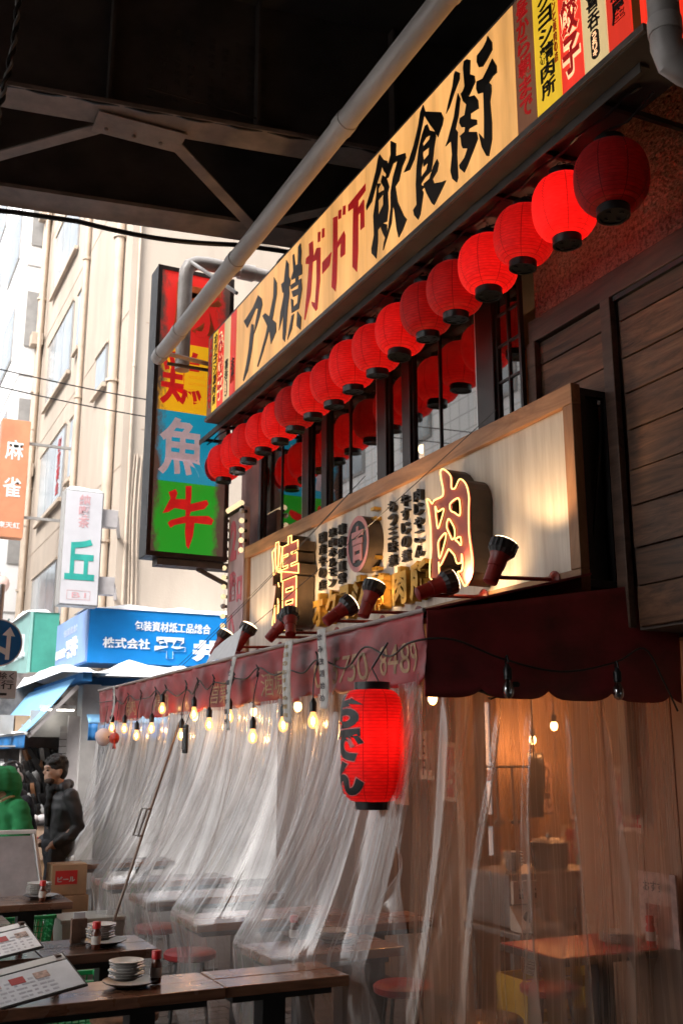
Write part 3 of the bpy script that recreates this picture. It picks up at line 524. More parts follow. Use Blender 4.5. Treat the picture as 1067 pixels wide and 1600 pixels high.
for i in range(18):
    kind = 'unlit dark red' if i == 0 else 'brightly glowing red' if power[i] > 1.05 else 'dim red' if power[i] < .3 else 'softly glowing red'
    lab = '%s round paper lantern, %s' % (kind, 'nearest of the row at the right end' if i == 0 else 'farthest of the row at the left end' if i == 17 else ordn[i] + ' from the right end of the row')
    o = lan if i == 0 else copy_tree(lan)
    o['label'] = lab
    o.location = (3.33 + rnd.uniform(-.015, .015), 3.69 + i * .37 + rnd.uniform(-.012, .012), 4.61 + rnd.uniform(-.012, .012) - (.02 if i == 0 else 0))
    o.rotation_euler = (R(rnd.uniform(-5, 5)), R(rnd.uniform(-4, 4)), rnd.uniform(0, 6)); sq_ = rnd.uniform(.96, 1.03); o.scale = (sq_, sq_, rnd.uniform(.96, 1.04))
    if i == 0: o.scale = (1.05, 1.05, 1.05)
    if power[i]: light('lantern_bulb', 'POINT', (0, 0, -.02), power[i], (1, .5, .3), o, .03)

# ------------------------------------------------------------------ timber-framed meat sign
kb = thing('meat_shop_sign', 'timber framed pale sign board with neon outlined red characters above the awning', 'sign', (0, 0, 0))
pale = mat('weathered_board', (.70, .64, .57), .6, .3, 5, .12, stretch=(1, 2.2, .16), col2=(.46, .39, .33), lo=.3, hi=.66)
frm = wood('frame_timber', (.24, .105, .042), (.50, .25, .115), 'Y', 1.4, .5, .2); frmz = wood('frame_timber_upright', (.24, .105, .042), (.50, .25, .115), 'Z', 1.4, .5, .2)
Y0, Y1, Z0, Z1 = 4.285, 9.40, 2.555, 3.695
nb_ = 6
for i in range(nb_):
    a = Y0 + .08 + (Y1 - Y0 - .16) * i / nb_; b_ = Y0 + .08 + (Y1 - Y0 - .16) * (i + 1) / nb_
    B().box(3.53, 3.55, a + .001, b_ - .001, Z0 + .09, Z1 - .12).build('board', pale, kb)
B().box(3.495, 3.56, Y0, Y1, Z1 - .12, Z1).build('frame_rail', frm, kb, bev=.005)
B().box(3.495, 3.56, Y0, Y1, Z0 - .03, Z0 + .09).build('frame_rail', frm, kb, bev=.005)
for a, b_ in ((Y0, Y0 + .085), (Y1 - .085, Y1)): B().box(3.496, 3.559, a, b_, Z0 + .0905, Z1 - .1205).build('frame_stile', frmz, kb, bev=.005)
for z in (2.57, 3.66): B().box(3.562, 3.80, Y0 + .01, Y0 + .05, z - .02, z + .02).build('support_arm', black, kb)
B().box(3.562, 3.60, Y0 + .01, Y0 + .05, 2.592, 3.638).box(3.74, 3.78, Y0 + .01, Y0 + .05, 2.592, 3.638).build('support_post', black, kb)
B().beam((3.60, Y0 + .03, 2.7), (3.74, Y0 + .03, 3.6), .012, .012).build('support_brace', black, kb)
B().box(3.57, 3.73, Y0 + .06, Y1 - .1, 2.56, 3.66).build('box_core', black, kb)
# neon characters
neon = emis('neon_tube', (1, .60, .17), 1.5); neon_off = mat('unlit_neon', (.5, .4, .2), .4)
pinkf = mat('faded_red_face', (.46, .10, .085), .55, .2, 8); sided = mat('letter_side_brown', (.075, .05, .032), .5, .3, 8)
def outline_curve(loops, F, r, name, m, parent):
    b = B()
    for lp in loops:
        k = len(lp); pts = []
        for i in range(k):       # rounded corners by subdivision
            p0, p1, p2, p3 = [Vector((*lp[(i + d) % k], 0)) for d in (-1, 0, 1, 2)]
            for t in (0, .33, .67):
                pts.append(.5 * ((2 * p1) + (p2 - p0) * t + (2 * p0 - 5 * p1 + 4 * p2 - p3) * t * t + (3 * p1 - p0 - 3 * p2 + p3) * t ** 3))
        pts.append(pts[0]); b.tube([F @ q for q in pts], r, 6, cap=False)
    return b.build(name, m, parent, smooth=180)
def curve_fill(loops, extr):
    c = bpy.data.curves.new('fill', 'CURVE'); c.dimensions = '2D'; c.fill_mode = 'BOTH'; c.extrude = extr
    for lp in loops:
        s = c.splines.new('POLY'); s.points.add(len(lp) - 1); s.use_cyclic_u = True
        for i, q in enumerate(lp): s.points[i].co = (*q, 0, 1)
    o = bpy.data.objects.new('fill', c); COL.objects.link(o); dg = bpy.context.evaluated_depsgraph_get()
    me = bpy.data.meshes.new_from_object(o.evaluated_get(dg)); COL.objects.unlink(o); bpy.data.objects.remove(o)
    return me
loops = [NIKU['outer']] + NIKU['holes']
me = curve_fill(loops, .075); b = B(); b.mesh(me, FX(3.447, 0, 0)); b.build('character_body', sided, kb)
me2 = curve_fill(loops, .002); b = B(); b.mesh(me2, FX(3.366, 0, 0)); co = b.build('character_face', pinkf, kb)
outline_curve(loops, FX(3.352, 0, 0), .005, 'neon_outline', neon, kb)
def text_loops(s, off, w, h, cx, cy_):
    """outer loops of a glyph as polylines"""
    me_, bb = text_mesh(s, off, 0, 3); bm = bmesh.new(); bm.from_mesh(me_); bmesh.ops.remove_doubles(bm, verts=bm.verts, dist=1e-4)
    es = [e for e in bm.edges if len(e.link_faces) == 1]; adj = {}
    for e in es:
        for v_ in e.verts: adj.setdefault(v_, []).append(e)
    seen = set(); out = []
    for e in es:
        if e in seen: continue
        seen.add(e); st = e.verts[0]; cur = e.verts[1]; lp = [st.co.copy()]; le = e
        while cur != st:
            lp.append(cur.co.copy()); nx = [q for q in adj[cur] if q not in seen]
            if not nx: break
            le = nx[0]; seen.add(le); cur = le.other_vert(cur)
        if len(lp) > 2: out.append([((q.x - (bb[0] + bb[1]) / 2) * w / (bb[1] - bb[0]) + cx, (q.y - (bb[2] + bb[3]) / 2) * h / (bb[3] - bb[2]) + cy_) for q in lp])
    bm.free(); return out
b = B(); text_to(b, '精', FX(3.515, 8.03, 3.11), .60, .80, .02, .15); b.build('character_body', sided, kb)
b = B(); text_to(b, '精', FX(3.366, 8.03, 3.11), .59, .79, .017, .004); b.build('character_face', pinkf, kb)
lps = text_loops('精', .02, .60, .80, -8.03, 3.11)
bo = B()
for lp in lps: bo.tube([FX(3.352, 0, 0) @ Vector((*q, 0)) for q in lp + [lp[0]]], .0048, 6, cap=False)
bo.build('neon_outline', neon, kb)
# round emblem
F = FX(3.53, 6.74, 3.225)
ov = [(.185 * math.cos(R(a)), .215 * math.sin(R(a))) for a in range(0, 360, 8)]
B().prism(ov, F, .12).build('emblem_body', sided, kb, smooth=40)
b = B(); rim = [(.95 * x, .95 * y) for x, y in ov]; inn = [(.82 * x, .82 * y) for x, y in ov]
k = len(ov); b.add([F @ Vector((*q, .126)) for q in ov] + [F @ Vector((*q, .126)) for q in inn], [(i, (i + 1) % k, k + (i + 1) % k, k + i) for i in range(k)]); b.build('emblem_rim', mat('pink_rim', (.52, .22, .22), .5), kb)
b = B(); text_to(b, '吉', F @ Matrix.Translation((0, 0, .121)), .19, .27, .045, .008); b.build('emblem_character', MATS['pink_rim'], kb)
B().prism(inn, F, .1225).build('emblem_field', black_l, kb)
dl = mat('dark_bronze_letter', (.012, .009, .007), .45, .3, 8); gold = mat('gold_letter', (.55, .30, .05), .32, .3, 9, metal=.75)
for s, y in (('国産牛の店', 7.59), ('焼肉ホルモン', 7.40), ('精肉卸直営', 7.22), ('もつ三昧煮', 6.38), ('牛すじの煮', 6.185), ('肉じゃこん', 6.0)):
    k = len(s); ch = .5 / k
    for i, c in enumerate(s): b = B(); text_to(b, c, FX(3.53, y, 3.497 - ch * (i + .5)), .105, ch * .82, .010, .035); b.build('character', dl, kb)
for s, y, w_ in zip('オクヨシ精肉所', (7.57, 7.32, 7.08, 6.85, 6.53, 6.2, 5.94), (.2, .2, .16, .2, .22, .2, .22)):
    b = B(); text_to(b, s, FX(3.53, y, 2.832), w_, .27, .05, .075); b.build('character', gold, kb)
for y, z, h in ((6.62, 3.44, .1), (6.60, 3.06, .11), (6.86, 2.985, .05)):
    b = B(); text_to(b, '二' if h > .06 else '一', FX(3.53, y, z), .07, h, .05, .06); b.build('character', gold, kb)
# wires across the sign board
for i, (a, c) in enumerate((((3.46, 4.95, 3.74), (2.6, 7.6, 2.42)), ((3.47, 6.9, 3.72), (2.9, 9.6, 2.5)), ((3.40, 6.6, 3.72), (2.62, 8.6, 2.4)))):
    a, c = Vector(a), Vector(c); tag(B().tube([a.lerp(c, t / 10) - Vector((0, 0, .03 * math.sin(t / 10 * math.pi))) for t in range(11)], .0028, 5).build('stay_wire', black), 'thin dark stay wire running %s the sign board to the awning' % ('from the near top of', 'from the middle top of', 'from the centre of')[i], 'wire')

# ------------------------------------------------------------------ red spotlights on arms
redp = mat('red_lamp_paint', (.24, .018, .012), .4, .3, 8); ribbed = mat('lamp_rim_black', (.014, .012, .012), .4, .2, 8)
lens = emis('spot_lens', (1, .74, .42), 2.2)
lamps = [(4.51, .40, 66, 5), (5.21, .40, 22, 12), (6.00, .40, 68, 0), (6.52, .40, 36, 8), (7.28, .40, 52, -70), (7.62, .40, 50, 20), (8.45, .38, 62, 15), (9.0, .4, 60, 10)]
names_l = ['nearest spotlight right of the large neon character', 'spotlight aimed across the foot of the large neon character', 'spotlight pointing up at the gold letters', 'spotlight tilted to the right below the gold letters', 'right one of the crossed pair of spotlights', 'left one of the crossed pair of spotlights', 'spotlight behind the white flyer', 'farthest spotlight at the left end of the sign']
def spotlamp(i, y, arm, el, side):
    t = thing('spotlight', 'red ' + names_l[i], 'spotlight', (3.495, y, 2.615), 0, 'red arm spotlights along the sign')
    B().lathe([(.05, 0), (.05, .008), (.03, .014), (.018, .03)], 16, Matrix.Rotation(R(-90), 4, 'Y')).build('wall_plate', redp, t, smooth=40)
    e = Vector((-arm, 0, -.015))
    B().tube([(-.02, 0, 0), e], .0115, 8).build('arm', redp, t, smooth=60)
    d = Vector((math.cos(R(el)) * math.cos(R(side)), -math.cos(R(el)) * math.sin(R(side)), math.sin(R(el)))).normalized()
    q = d.to_track_quat('Z', 'Y').to_matrix().to_4x4(); T = Matrix.Translation(e + Vector((0, 0, .03))) @ q @ Matrix.Scale(1.18, 4)
    B().tube([e, e + Vector((0, 0, .03))], .016, 8).build('knuckle', redp, t)
    B().lathe([(.026, -.06), (.034, -.055), (.036, .02), (.04, .022), (.042, .07), (.05, .085)], 20, T).build('lamp_body', redp, t, smooth=40)
    pr = B()
    n = 32; vs = []
    prof = [(.05, .085), (.066, .105), (.068, .15)]
    for r_, z_ in prof:
        for j in range(n): rr = r_ * (1 if j % 2 else .95); vs.append(T @ Vector((rr * math.cos(6.2832 * j / n), rr * math.sin(6.2832 * j / n), z_)))
    pr.add(vs, [(a * n + j, a * n + (j + 1) % n, (a + 1) * n + (j + 1) % n, (a + 1) * n + j) for a in range(2) for j in range(n)]); pr.build('ribbed_shade', ribbed, t)
    B().lathe([(.062, .148), (.058, .158), (.035, .168), (.005, .172)], 24, T, cap=False).build('lens', lens, t, smooth=180)
    pos = T @ Vector((0, 0, .19)); light('spot', 'SPOT', pos, 11 if i < 5 else 6, (1, .63, .30), t, .04, 115, pos + d)
    return t
for i, a in enumerate(lamps): spotlamp(i, *a)

# ------------------------------------------------------------------ pipes
t = thing('drain_pipe', 'long grey drain pipe running diagonally overhead in front of the sign box', 'pipe')
B().tube([(2.52, 9.36, 5.515), (2.52, 2.2, 5.60)], .07, 20).build('pipe', pipem, t, smooth=60)
for y in (9.28, 8.7, 7.2, 5.2, 3.9): B().tube([(2.52, y, 5.515 + (9.36 - y) * .0119), (2.52, y - .10, 5.516 + (9.36 - y + .1) * .0119)], .0765, 20).build('coupling', pipem, t, smooth=60, bev=0)
B().tube([(2.52, 9.2, 5.517), (3.2, 9.29, 5.50)], .022, 10).build('support_bar', pipem, t, smooth=60)
B().box(2.6, 3.1, 9.275, 9.305, 5.435, 5.46).build('support_angle', casing, t)
B().tube([(2.9, 9.6, 6.75), (3.2, 9.0, 6.2)], .02, 8).build('strut', mat('pale_strut', (.6, .58, .56), .5), t)
t = thing('bent_pipe', 'thick grey pipe bent downward in front of the tall coloured sign', 'pipe')
pm = [(4.1, 9.66, 6.80), (3.1, 9.66, 6.80), (2.98, 9.66, 6.785), (2.90, 9.66, 6.74), (2.865, 9.66, 6.66), (2.86, 9.66, 6.55), (2.86, 9.66, 5.55)]
B().tube(pm, .075, 18).build('pipe', pipem, t, smooth=60)
B().tube([(3.45, 9.66, 6.80), (3.62, 9.66, 6.80)], .09, 18).build('coupling', pipem, t, smooth=60)
t = thing('corner_downpipe', 'grey downpipe with mitred elbow in the top right corner', 'pipe')
B().tube([(2.69, 2.6, 7.5), (2.69, 2.6, 4.39), (2.71, 2.6, 4.34), (2.77, 2.59, 4.31), (4.0, 2.55, 4.31)], .062, 16).build('pipe', pipem, t, smooth=40)
B().tube([(2.69, 2.6, 4.52), (2.69, 2.6, 4.45)], .067, 16).build('collar', pipem, t, smooth=40)
t = thing('vertical_post', 'short grey post standing behind the sign box under the girder', 'post')
B().tube([(3.6, 8.6, 5.8), (3.6, 8.6, 6.5)], .06, 14).build('post', pipem, t, smooth=60)
B().box(3.5, 3.7, 8.5, 8.7, 6.46, 6.47).build('cap_plate', steel_dim, t)

# ------------------------------------------------------------------ tall vertical sign
ts = thing('tall_vertical_sign', 'tall black framed sign with red yellow blue and green panels', 'sign', (0, 0, 0))
TX0, TX1, TZ0, TZ1 = 2.615, 3.47, 3.62, 6.78
B().box(TX0, TX1, 9.87, 10.12, TZ0, TZ1).build('case', black, ts, bev=.01)
for a in ((TX0, TX0 + .045, TZ0 + .05, TZ1 - .045), (TX1 - .045, TX1, TZ0 + .05, TZ1 - .045), (TX0, TX1, TZ0, TZ0 + .05), (TX0, TX1, TZ1 - .045, TZ1)): B().box(a[0], a[1], 9.842, 9.868, a[2], a[3]).build('frame', darkframe, ts)
def faded(name, col):
    m, n, l, p = _new(name)
    tc = n.new('ShaderNodeTexCoord'); nz = n.new('ShaderNodeTexNoise'); nz.inputs['Scale'].default_value = 9; nz.inputs['Detail'].default_value = 8; nz.inputs['Roughness'].default_value = .75
    mp = n.new('ShaderNodeMapping'); mp.inputs['Scale'].default_value = (1, 1, .45); l.new(tc.outputs['Object'], mp.inputs[0]); l.new(mp.outputs[0], nz.inputs['Vector'])
    sx = n.new('ShaderNodeSeparateXYZ'); l.new(tc.outputs['Object'], sx.inputs[0])
    # paint has worn off towards the panel's side edges
    d = n.new('ShaderNodeMath'); d.operation = 'SUBTRACT'; d.inputs[1].default_value = 3.03; l.new(sx.outputs[0], d.inputs[0]); ab = n.new('ShaderNodeMath'); ab.operation = 'ABSOLUTE'; l.new(d.outputs[0], ab.inputs[0])
    ad = n.new('ShaderNodeMath'); ad.operation = 'MULTIPLY_ADD'; ad.inputs[1].default_value = .34; l.new(nz.outputs['Fac'], ad.inputs[0]); l.new(ab.outputs[0], ad.inputs[2])
    mr = n.new('ShaderNodeMapRange'); mr.inputs['From Min'].default_value = .44; mr.inputs['From Max'].default_value = .52; l.new(ad.outputs[0], mr.inputs['Value'])
    mx = n.new('ShaderNodeMixRGB'); mx.inputs['Color1'].default_value = (*col, 1); mx.inputs['Color2'].default_value = (.085, .05, .04, 1); l.new(mr.outputs[0], mx.inputs['Fac']); l.new(mx.outputs[0], p.inputs['Base Color']); p.inputs['Roughness'].default_value = .35
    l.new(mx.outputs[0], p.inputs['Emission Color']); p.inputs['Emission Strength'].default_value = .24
    return m
for nm, c, z0, z1 in (('red', (.62, .02, .015), 5.93, 6.735), ('yellow', (.85, .42, .01), 5.165, 5.93), ('blue', (.01, .27, .42), 4.41, 5.165), ('green', (.02, .30, .02), TZ0 + .05, 4.41)):
    B().box(TX0 + .045, TX1 - .045, 9.852, 9.866, z0 + .001, z1 - .001).build('colour_panel', faded('worn_' + nm, c), ts)
redb = mat('worn_red_letter', (.55, .014, .016), .5, .25, 7, emit=(1, .03, .03), es=.16); greyb = mat('worn_grey_letter', (.58, .48, .50), .5, .2, 7, emit=(.9, .75, .8), es=.12); yelb = mat('worn_orange_letter', (.62, .14, .03), .5, .3, 7)
b = B(); text_to(b, '豚', FY(3.07, 9.852, 6.32), .56, .6, .025, .003); b.build('character', yelb, ts)
b = B(); text_to(b, '鶏', FY(2.94, 9.852, 5.54), .50, .62, .016, .003); b.build('character', redb, ts)
b = B(); text_to(b, '魚', FY(2.955, 9.852, 4.79), .50, .62, .022, .003); b.build('character', greyb, ts)
b = B(); b.prism(USHI, FY(0, 9.852, 0), .003); b.build('character', redb, ts)
B().box(2.75, 4.0, 9.9, 10.08, 3.55, 3.615).build('bracket', casing, ts)
B().beam((3.2, 9.99, 3.55), (4.0, 9.99, 3.2), .04, .04).build('bracket_strut', casing, ts)

# ------------------------------------------------------------------ marquee board with bulbs
mq = thing('marquee_board', 'narrow pink arrow board edged with round bulbs beside the timber sign', 'sign', (3.5, 9.44, 2.55))
pinkb = mat('faded_pink_board', (.50, .36, .36), .6, .25, 6, stretch=(1, 1, .4)); pinkl = mat('faded_pink_letter', (.62, .13, .17), .5, .2, 6)
B().box(0, .06, 0, .46, .1, 1.58).build('board', pinkb, mq, bev=.005)
for s, x, z, w_, h in (('2', .3, 1.28, .17, .42), ('階', .3, .80, .17, .3), ('へ', .3, .42, .17, .2), ('入', .1, 1.25, .13, .3), ('口', .1, .75, .13, .25)):
    b = B(); text_to(b, s, FX(0, x, z), w_, h, .04, .006); b.build('lettering', pinkl, mq)
bulbw = emis('cream_bulb', (1, .74, .42), .55); bulbo = mat('unlit_bulb', (.5, .48, .45), .2)
k = 0
for j in range(14):
    z = 1.52 - j * .1
    for y in (.475, -.015):
        if y < 0 and j > 4: continue
        o = B().ell((-.035, y, z), (.028, .028, .028), 12, 8).build('bulb', bulbo if (j * 3 + (y > 0)) % 7 == 0 else bulbw, mq, smooth=180)
        B().tube([(-.01, y, z), (.02, y, z)], .017, 8).build('socket', blackp, o)
for j in range(9):
    o = B().ell((-.03, .46 - j * .055, 1.61), (.03, .03, .03), 12, 8).build('bulb', bulbw, mq, smooth=180)
    B().tube([(-.03, .46 - j * .055, 1.585), (-.0, .46 - j * .055, 1.56)], .016, 8).build('socket', blackp, o)
# ------------------------------------------------------------------ red awning
awm = mat('awning_vinyl', (.30, .032, .036), .42, .45, 3, .2, stretch=(1, 1, 1.6), spec=.6)
aw = thing('red_awning', 'faded dark red vinyl awning with scalloped valance over the curtained terrace', 'awning', (0, 0, 0))
AX, AY0, AY1, AZ = 2.50, 4.23, 11.0, 2.345
B().add([(AX, AY0, AZ), (AX, AY1, AZ), (3.52, AY1, 2.60), (3.52, AY0, 2.60), (AX, AY0, AZ + .012), (AX, AY1, AZ + .012), (3.52, AY1, 2.612), (3.52, AY0, 2.612)], [(0, 1, 2, 3), (4, 5, 6, 7), (0, 1, 5, 4), (2, 3, 7, 6), (0, 3, 7, 4), (1, 2, 6, 5)]).build('roof_sheet', awm, aw)
def scal(t, per, d): q = (t / per) % 1; return -d * (1 - (2 * q - 1) ** 4)
def valance_front(u, v):
    y = AY0 + (AY1 - AY0) * u; h = .345 + .0 + scal(y - AY0, .46, .035) * -1 - .03
    z = AZ - .002 - h * v
    x = AX - .006 - .022 * v * math.sin(y * 5.1 + 1.3 * math.sin(y * 1.7)) - .03 * v * noise.noise((y * 2.3, v * 1.2, 3)) - .015 * noise.noise((y * 6, v * 3, 7)) - .012 * v ** 3 * math.sin(y * 21)
    return (x, y, z + .012 * noise.noise((y * 3, 0, 9)) * v)
def sheet(P, nu, nv, th, name, m, parent, smooth=180):
    b = B().grid(P, nu, nv); o = b.build(name, m, parent, smooth=smooth)
    md = o.modifiers.new('thickness', 'SOLIDIFY'); md.thickness = th; md.offset = 0
    return o
sheet(valance_front, 420, 14, .003, 'valance', awm, aw)
def valance_side(u, v):
    x = AX + (4.09 - AX) * u; top = AZ + .265 * u
    bot = 1.985 - scal(x - AX + .1, .40, .045) * -1 + .0
    z = top + (bot - top) * v
    return (x, AY0 - .006 - .014 * v * math.sin(x * 7) - .03 * noise.noise((x * 2.2, v * 1.5, 1)) * (.3 + v), z)
sheet(valance_side, 200, 14, .003, 'side_valance', awm, aw)
B().tube([(AX - .012, AY0 - .01, AZ + .004), (AX - .012, AY1, AZ + .004)], .012, 8).build('front_rail', mat('rail_vinyl', (.33, .27, .25), .5, .3, 4), aw)
for y in (5.0, 6.7, 8.4, 10.2): B().beam((AX + .03, y, AZ - .03), (3.5, y, 2.57), .03, .03).build('rafter', black, aw)
val_l = mat('faded_yellow_print', (.42, .27, .15), .6, .4, 12)
for s, y, z, w_, h in (('酒場', 6.15, 2.12, .36, .15), ('営業', 7.2, 2.12, .34, .15), ('5750', 5.0, 2.13, .42, .15), ('8489', 4.50, 2.14, .36, .15), ('0', 5.45, 2.12, .09, .14), ('精肉', 8.6, 2.12, .34, .15), ('焼肉', 9.7, 2.12, .34, .15)):
    b = B(); text_to(b, s, FX(0, y, z), w_, h, .0, .003)
    b.v = [(valance_front((q[1] - AY0) / (AY1 - AY0), max(0, min(1, (AZ - q[2]) / .34)))[0] - .004 + q[0] * .4, q[1], q[2]) for q in b.v]
    b.build('lettering', val_l, aw)

# ------------------------------------------------------------------ clear vinyl curtains
def vinyl(name, base, top, fr_ior=1.5, rough=.10, stretch=(2, 42, 1.3), colr=(.88, .87, .87), crease_glint=.2, dens=(1, 1)):
    m, n, l, p = _new(name); n.remove(p)
    tc = n.new('ShaderNodeTexCoord')
    def nzs(scale, det, r=.6):
        mp = n.new('ShaderNodeMapping'); mp.inputs['Scale'].default_value = scale; l.new(tc.outputs['UV'], mp.inputs['Vector'])
        z = n.new('ShaderNodeTexNoise'); z.inputs['Scale'].default_value = 1; z.inputs['Detail'].default_value = det; z.inputs['Distortion'].default_value = .25; z.inputs['Roughness'].default_value = r; l.new(mp.outputs[0], z.inputs['Vector']); return z.outputs['Fac']
    a = nzs(stretch, 3, .5); c = nzs((stretch[0] * 1.2, stretch[1] * .16, 1), 3)
    # broad milky variation plus thin crease lines, painting fold highlights, where the fine noise crosses its middle
    mr0 = n.new('ShaderNodeMapRange'); mr0.interpolation_type = 'SMOOTHSTEP'; mr0.inputs['From Min'].default_value = .33; mr0.inputs['From Max'].default_value = .68; mr0.inputs['To Min'].default_value = base; mr0.inputs['To Max'].default_value = top; l.new(c, mr0.inputs['Value'])
    s1 = n.new('ShaderNodeMath'); s1.operation = 'SUBTRACT'; s1.inputs[1].default_value = .5; l.new(a, s1.inputs[0]); s2 = n.new('ShaderNodeMath'); s2.operation = 'ABSOLUTE'; l.new(s1.outputs[0], s2.inputs[0])
    rg = n.new('ShaderNodeMapRange'); rg.interpolation_type = 'SMOOTHSTEP'; rg.inputs['From Min'].default_value = .0; rg.inputs['From Max'].default_value = .035; rg.inputs['To Min'].default_value = crease_glint; rg.inputs['To Max'].default_value = 0; l.new(s2.outputs[0], rg.inputs['Value'])
    mr = n.new('ShaderNodeMath'); mr.operation = 'ADD'; mr.use_clamp = True; l.new(mr0.outputs[0], mr.inputs[0]); l.new(rg.outputs[0], mr.inputs[1])
    su = n.new('ShaderNodeSeparateXYZ'); l.new(tc.outputs['UV'], su.inputs[0]); gd = n.new('ShaderNodeMapRange'); gd.inputs['To Min'].default_value = dens[0]; gd.inputs['To Max'].default_value = dens[1]; l.new(su.outputs[0], gd.inputs['Value'])   # the sheet is gathered into more layers at the top
    mg = n.new('ShaderNodeMath'); mg.operation = 'MULTIPLY'; mg.use_clamp = True; l.new(mr.outputs[0], mg.inputs[0]); l.new(gd.outputs[0], mg.inputs[1]); mr = mg
    tr = n.new('ShaderNodeBsdfTransparent'); tr.inputs['Color'].default_value = (.97, .96, .95, 1)
    di = n.new('ShaderNodeBsdfDiffuse'); di.inputs['Color'].default_value = (*colr, 1)
    tl = n.new('ShaderNodeBsdfTranslucent'); tl.inputs['Color'].default_value = (*colr, 1)
    dm = n.new('ShaderNodeMixShader'); dm.inputs[0].default_value = .4; l.new(di.outputs[0], dm.inputs[1]); l.new(tl.outputs[0], dm.inputs[2])
    m1 = n.new('ShaderNodeMixShader'); l.new(mr.outputs[0], m1.inputs[0]); l.new(tr.outputs[0], m1.inputs[1]); l.new(dm.outputs[0], m1.inputs[2])
    fr = thin_fresnel(n, l, fr_ior)
    gl = n.new('ShaderNodeBsdfGlossy'); gl.inputs['Roughness'].default_value = rough; gl.inputs['Color'].default_value = (.95, .95, .95, 1)
    bp = n.new('ShaderNodeBump'); bp.inputs['Strength'].default_value = .35; bp.inputs['Distance'].default_value = .02; l.new(a, bp.inputs['Height']); l.new(bp.outputs[0], gl.inputs['Normal']); l.new(bp.outputs[0], fr.inputs['Normal'])
    m2 = n.new('ShaderNodeMixShader'); l.new(fr.outputs[0], m2.inputs[0]); l.new(m1.outputs[0], m2.inputs[1]); l.new(gl.outputs[0], m2.inputs[2])
    l.new(m2.outputs[0], n['Material Output'].inputs['Surface'])
    return m
vin_front = vinyl('vinyl_front', .15, .39, 1.65, .10, (.7, 17, 1.3), crease_glint=.15, dens=(1.25, .55))
vin_side = vinyl('vinyl_side', .24, .50, 1.6, .15, (.55, 24, 1), (.88, .72, .61), crease_glint=.16)
TABS = [(4.86, 5.30), (5.98, 6.43), (7.08, 7.54), (8.14, 8.60), (9.70, 10.16)]
def smooth01(t): t = max(0, min(1, t)); return t * t * (3 - 2 * t)
def overhang(y):
    best = 0
    for a, b in TABS:
        d = max(a - y, y - b, 0); best = max(best, 1 - smooth01(d / .34))
    return best
def fold(y, v):   # gathered pleats at the top that open into broad folds below
    s = 0; hi = (1 - v) ** 1.3
    for f, am, p_, k in ((2.9, .9, 1.2, .5 + .8 * v), (5.2, 1, .4, .8), (9.7, .8, 1.9, .35 + .65 * hi), (17.3, .5, .7, .10 + .8 * hi), (31, .2, 2.2, hi)):
        q = math.sin(y * f + p_ + 1.1 * noise.noise((y * .8, 0, f))); s += am * k * (1 - 2 * abs(q) ** .95)
    return s
def curtain_front(y, v):
    """v 0 at awning, 1 at the ground"""
    ov = overhang(y); zk = .745; vk = .62
    xk = 2.19 - .24 * ov + .03 * noise.noise((y * 1.3, 0, 5))
    top = (2.475, 2.015); xb = xk + .05 + .09 * (1 - ov)
    def path(q):
        if q < vk:
            t = q / vk; return (top[0] + (xk - top[0]) * t ** 1.75, top[1] + (zk - top[1]) * t)
        t = (q - vk) / (1 - vk); return (xk + (xb - xk) * t + .05 * math.sin(math.pi * t) * (1 - ov), zk + (.015 - zk) * t)
    p0, p1, p2 = path(max(0, v - .016)), path(v), path(min(1, v + .016)); x = (p0[0] + p1[0] * 2 + p2[0]) / 4; z = (p0[1] + p1[1] * 2 + p2[1]) / 4 if .03 < v < .97 else p1[1]
    near_k = math.exp(-((v - vk) / .09) ** 2)
    amp = .030 * (1 - .8 * ov * near_k) * (.35 + .65 * min(1, v * 6 + .3))
    drift = .30 * (v if v < vk else vk) * noise.noise((y * .55, 2, 2)) + .14 * min(v, vk)
    x -= amp * fold(y + drift * .55, v) * .8
    yy = y + .02 * v * noise.noise((y * 4, v * 2, 1))
    r = smooth01((v - vk) / .14)
    x += r * (.035 * noise.noise((y * 5 + v * 3, v * 6, 4)) + .022 * abs(noise.noise((y * 8, v * 9, 8))) + .012 * noise.noise((y * 19, v * 15, 8)))
    return (x, yy, z)
def cloth(P, nu, nv, name, m, parent, us, vs=1.0):
    me = bpy.data.meshes.new(name); V = []; U = []
    for i in range(nu):
        for j in range(nv): V.append(P(i / (nu - 1), j / (nv - 1)))
    F = [(i * nv + j, (i + 1) * nv + j, (i + 1) * nv + j + 1, i * nv + j + 1) for i in range(nu - 1) for j in range(nv - 1)]
    me.from_pydata(V, [], F); uv = me.uv_layers.new(name='uv')
    for lp in me.loops:
        i, j = divmod(lp.vertex_index, nv); uv.data[lp.index].uv = (j / (nv - 1) * vs, i / (nu - 1) * us)
    me.materials.append(m); me.polygons.foreach_set('use_smooth', [True] * len(me.polygons))
    o = bpy.data.objects.new(name, me); COL.objects.link(o); o.parent = parent; return o
ct = thing('vinyl_curtain', 'pleated translucent vinyl curtain hanging from the long front of the awning over table ends', 'curtain', (0, 0, 0))
for y0, y1 in ((4.32, 6.02), (5.98, 7.93), (7.90, 9.55), (9.5, 10.92)):
    cloth(lambda u, v: curtain_front(y0 + (y1 - y0) * u, v), 360, 84, 'curtain_sheet', vin_front, ct, y1 - y0)
c2 = thing('side_curtain', 'clear vinyl curtain hanging in loose folds from the dark short side of the awning', 'curtain', (0, 0, 0))
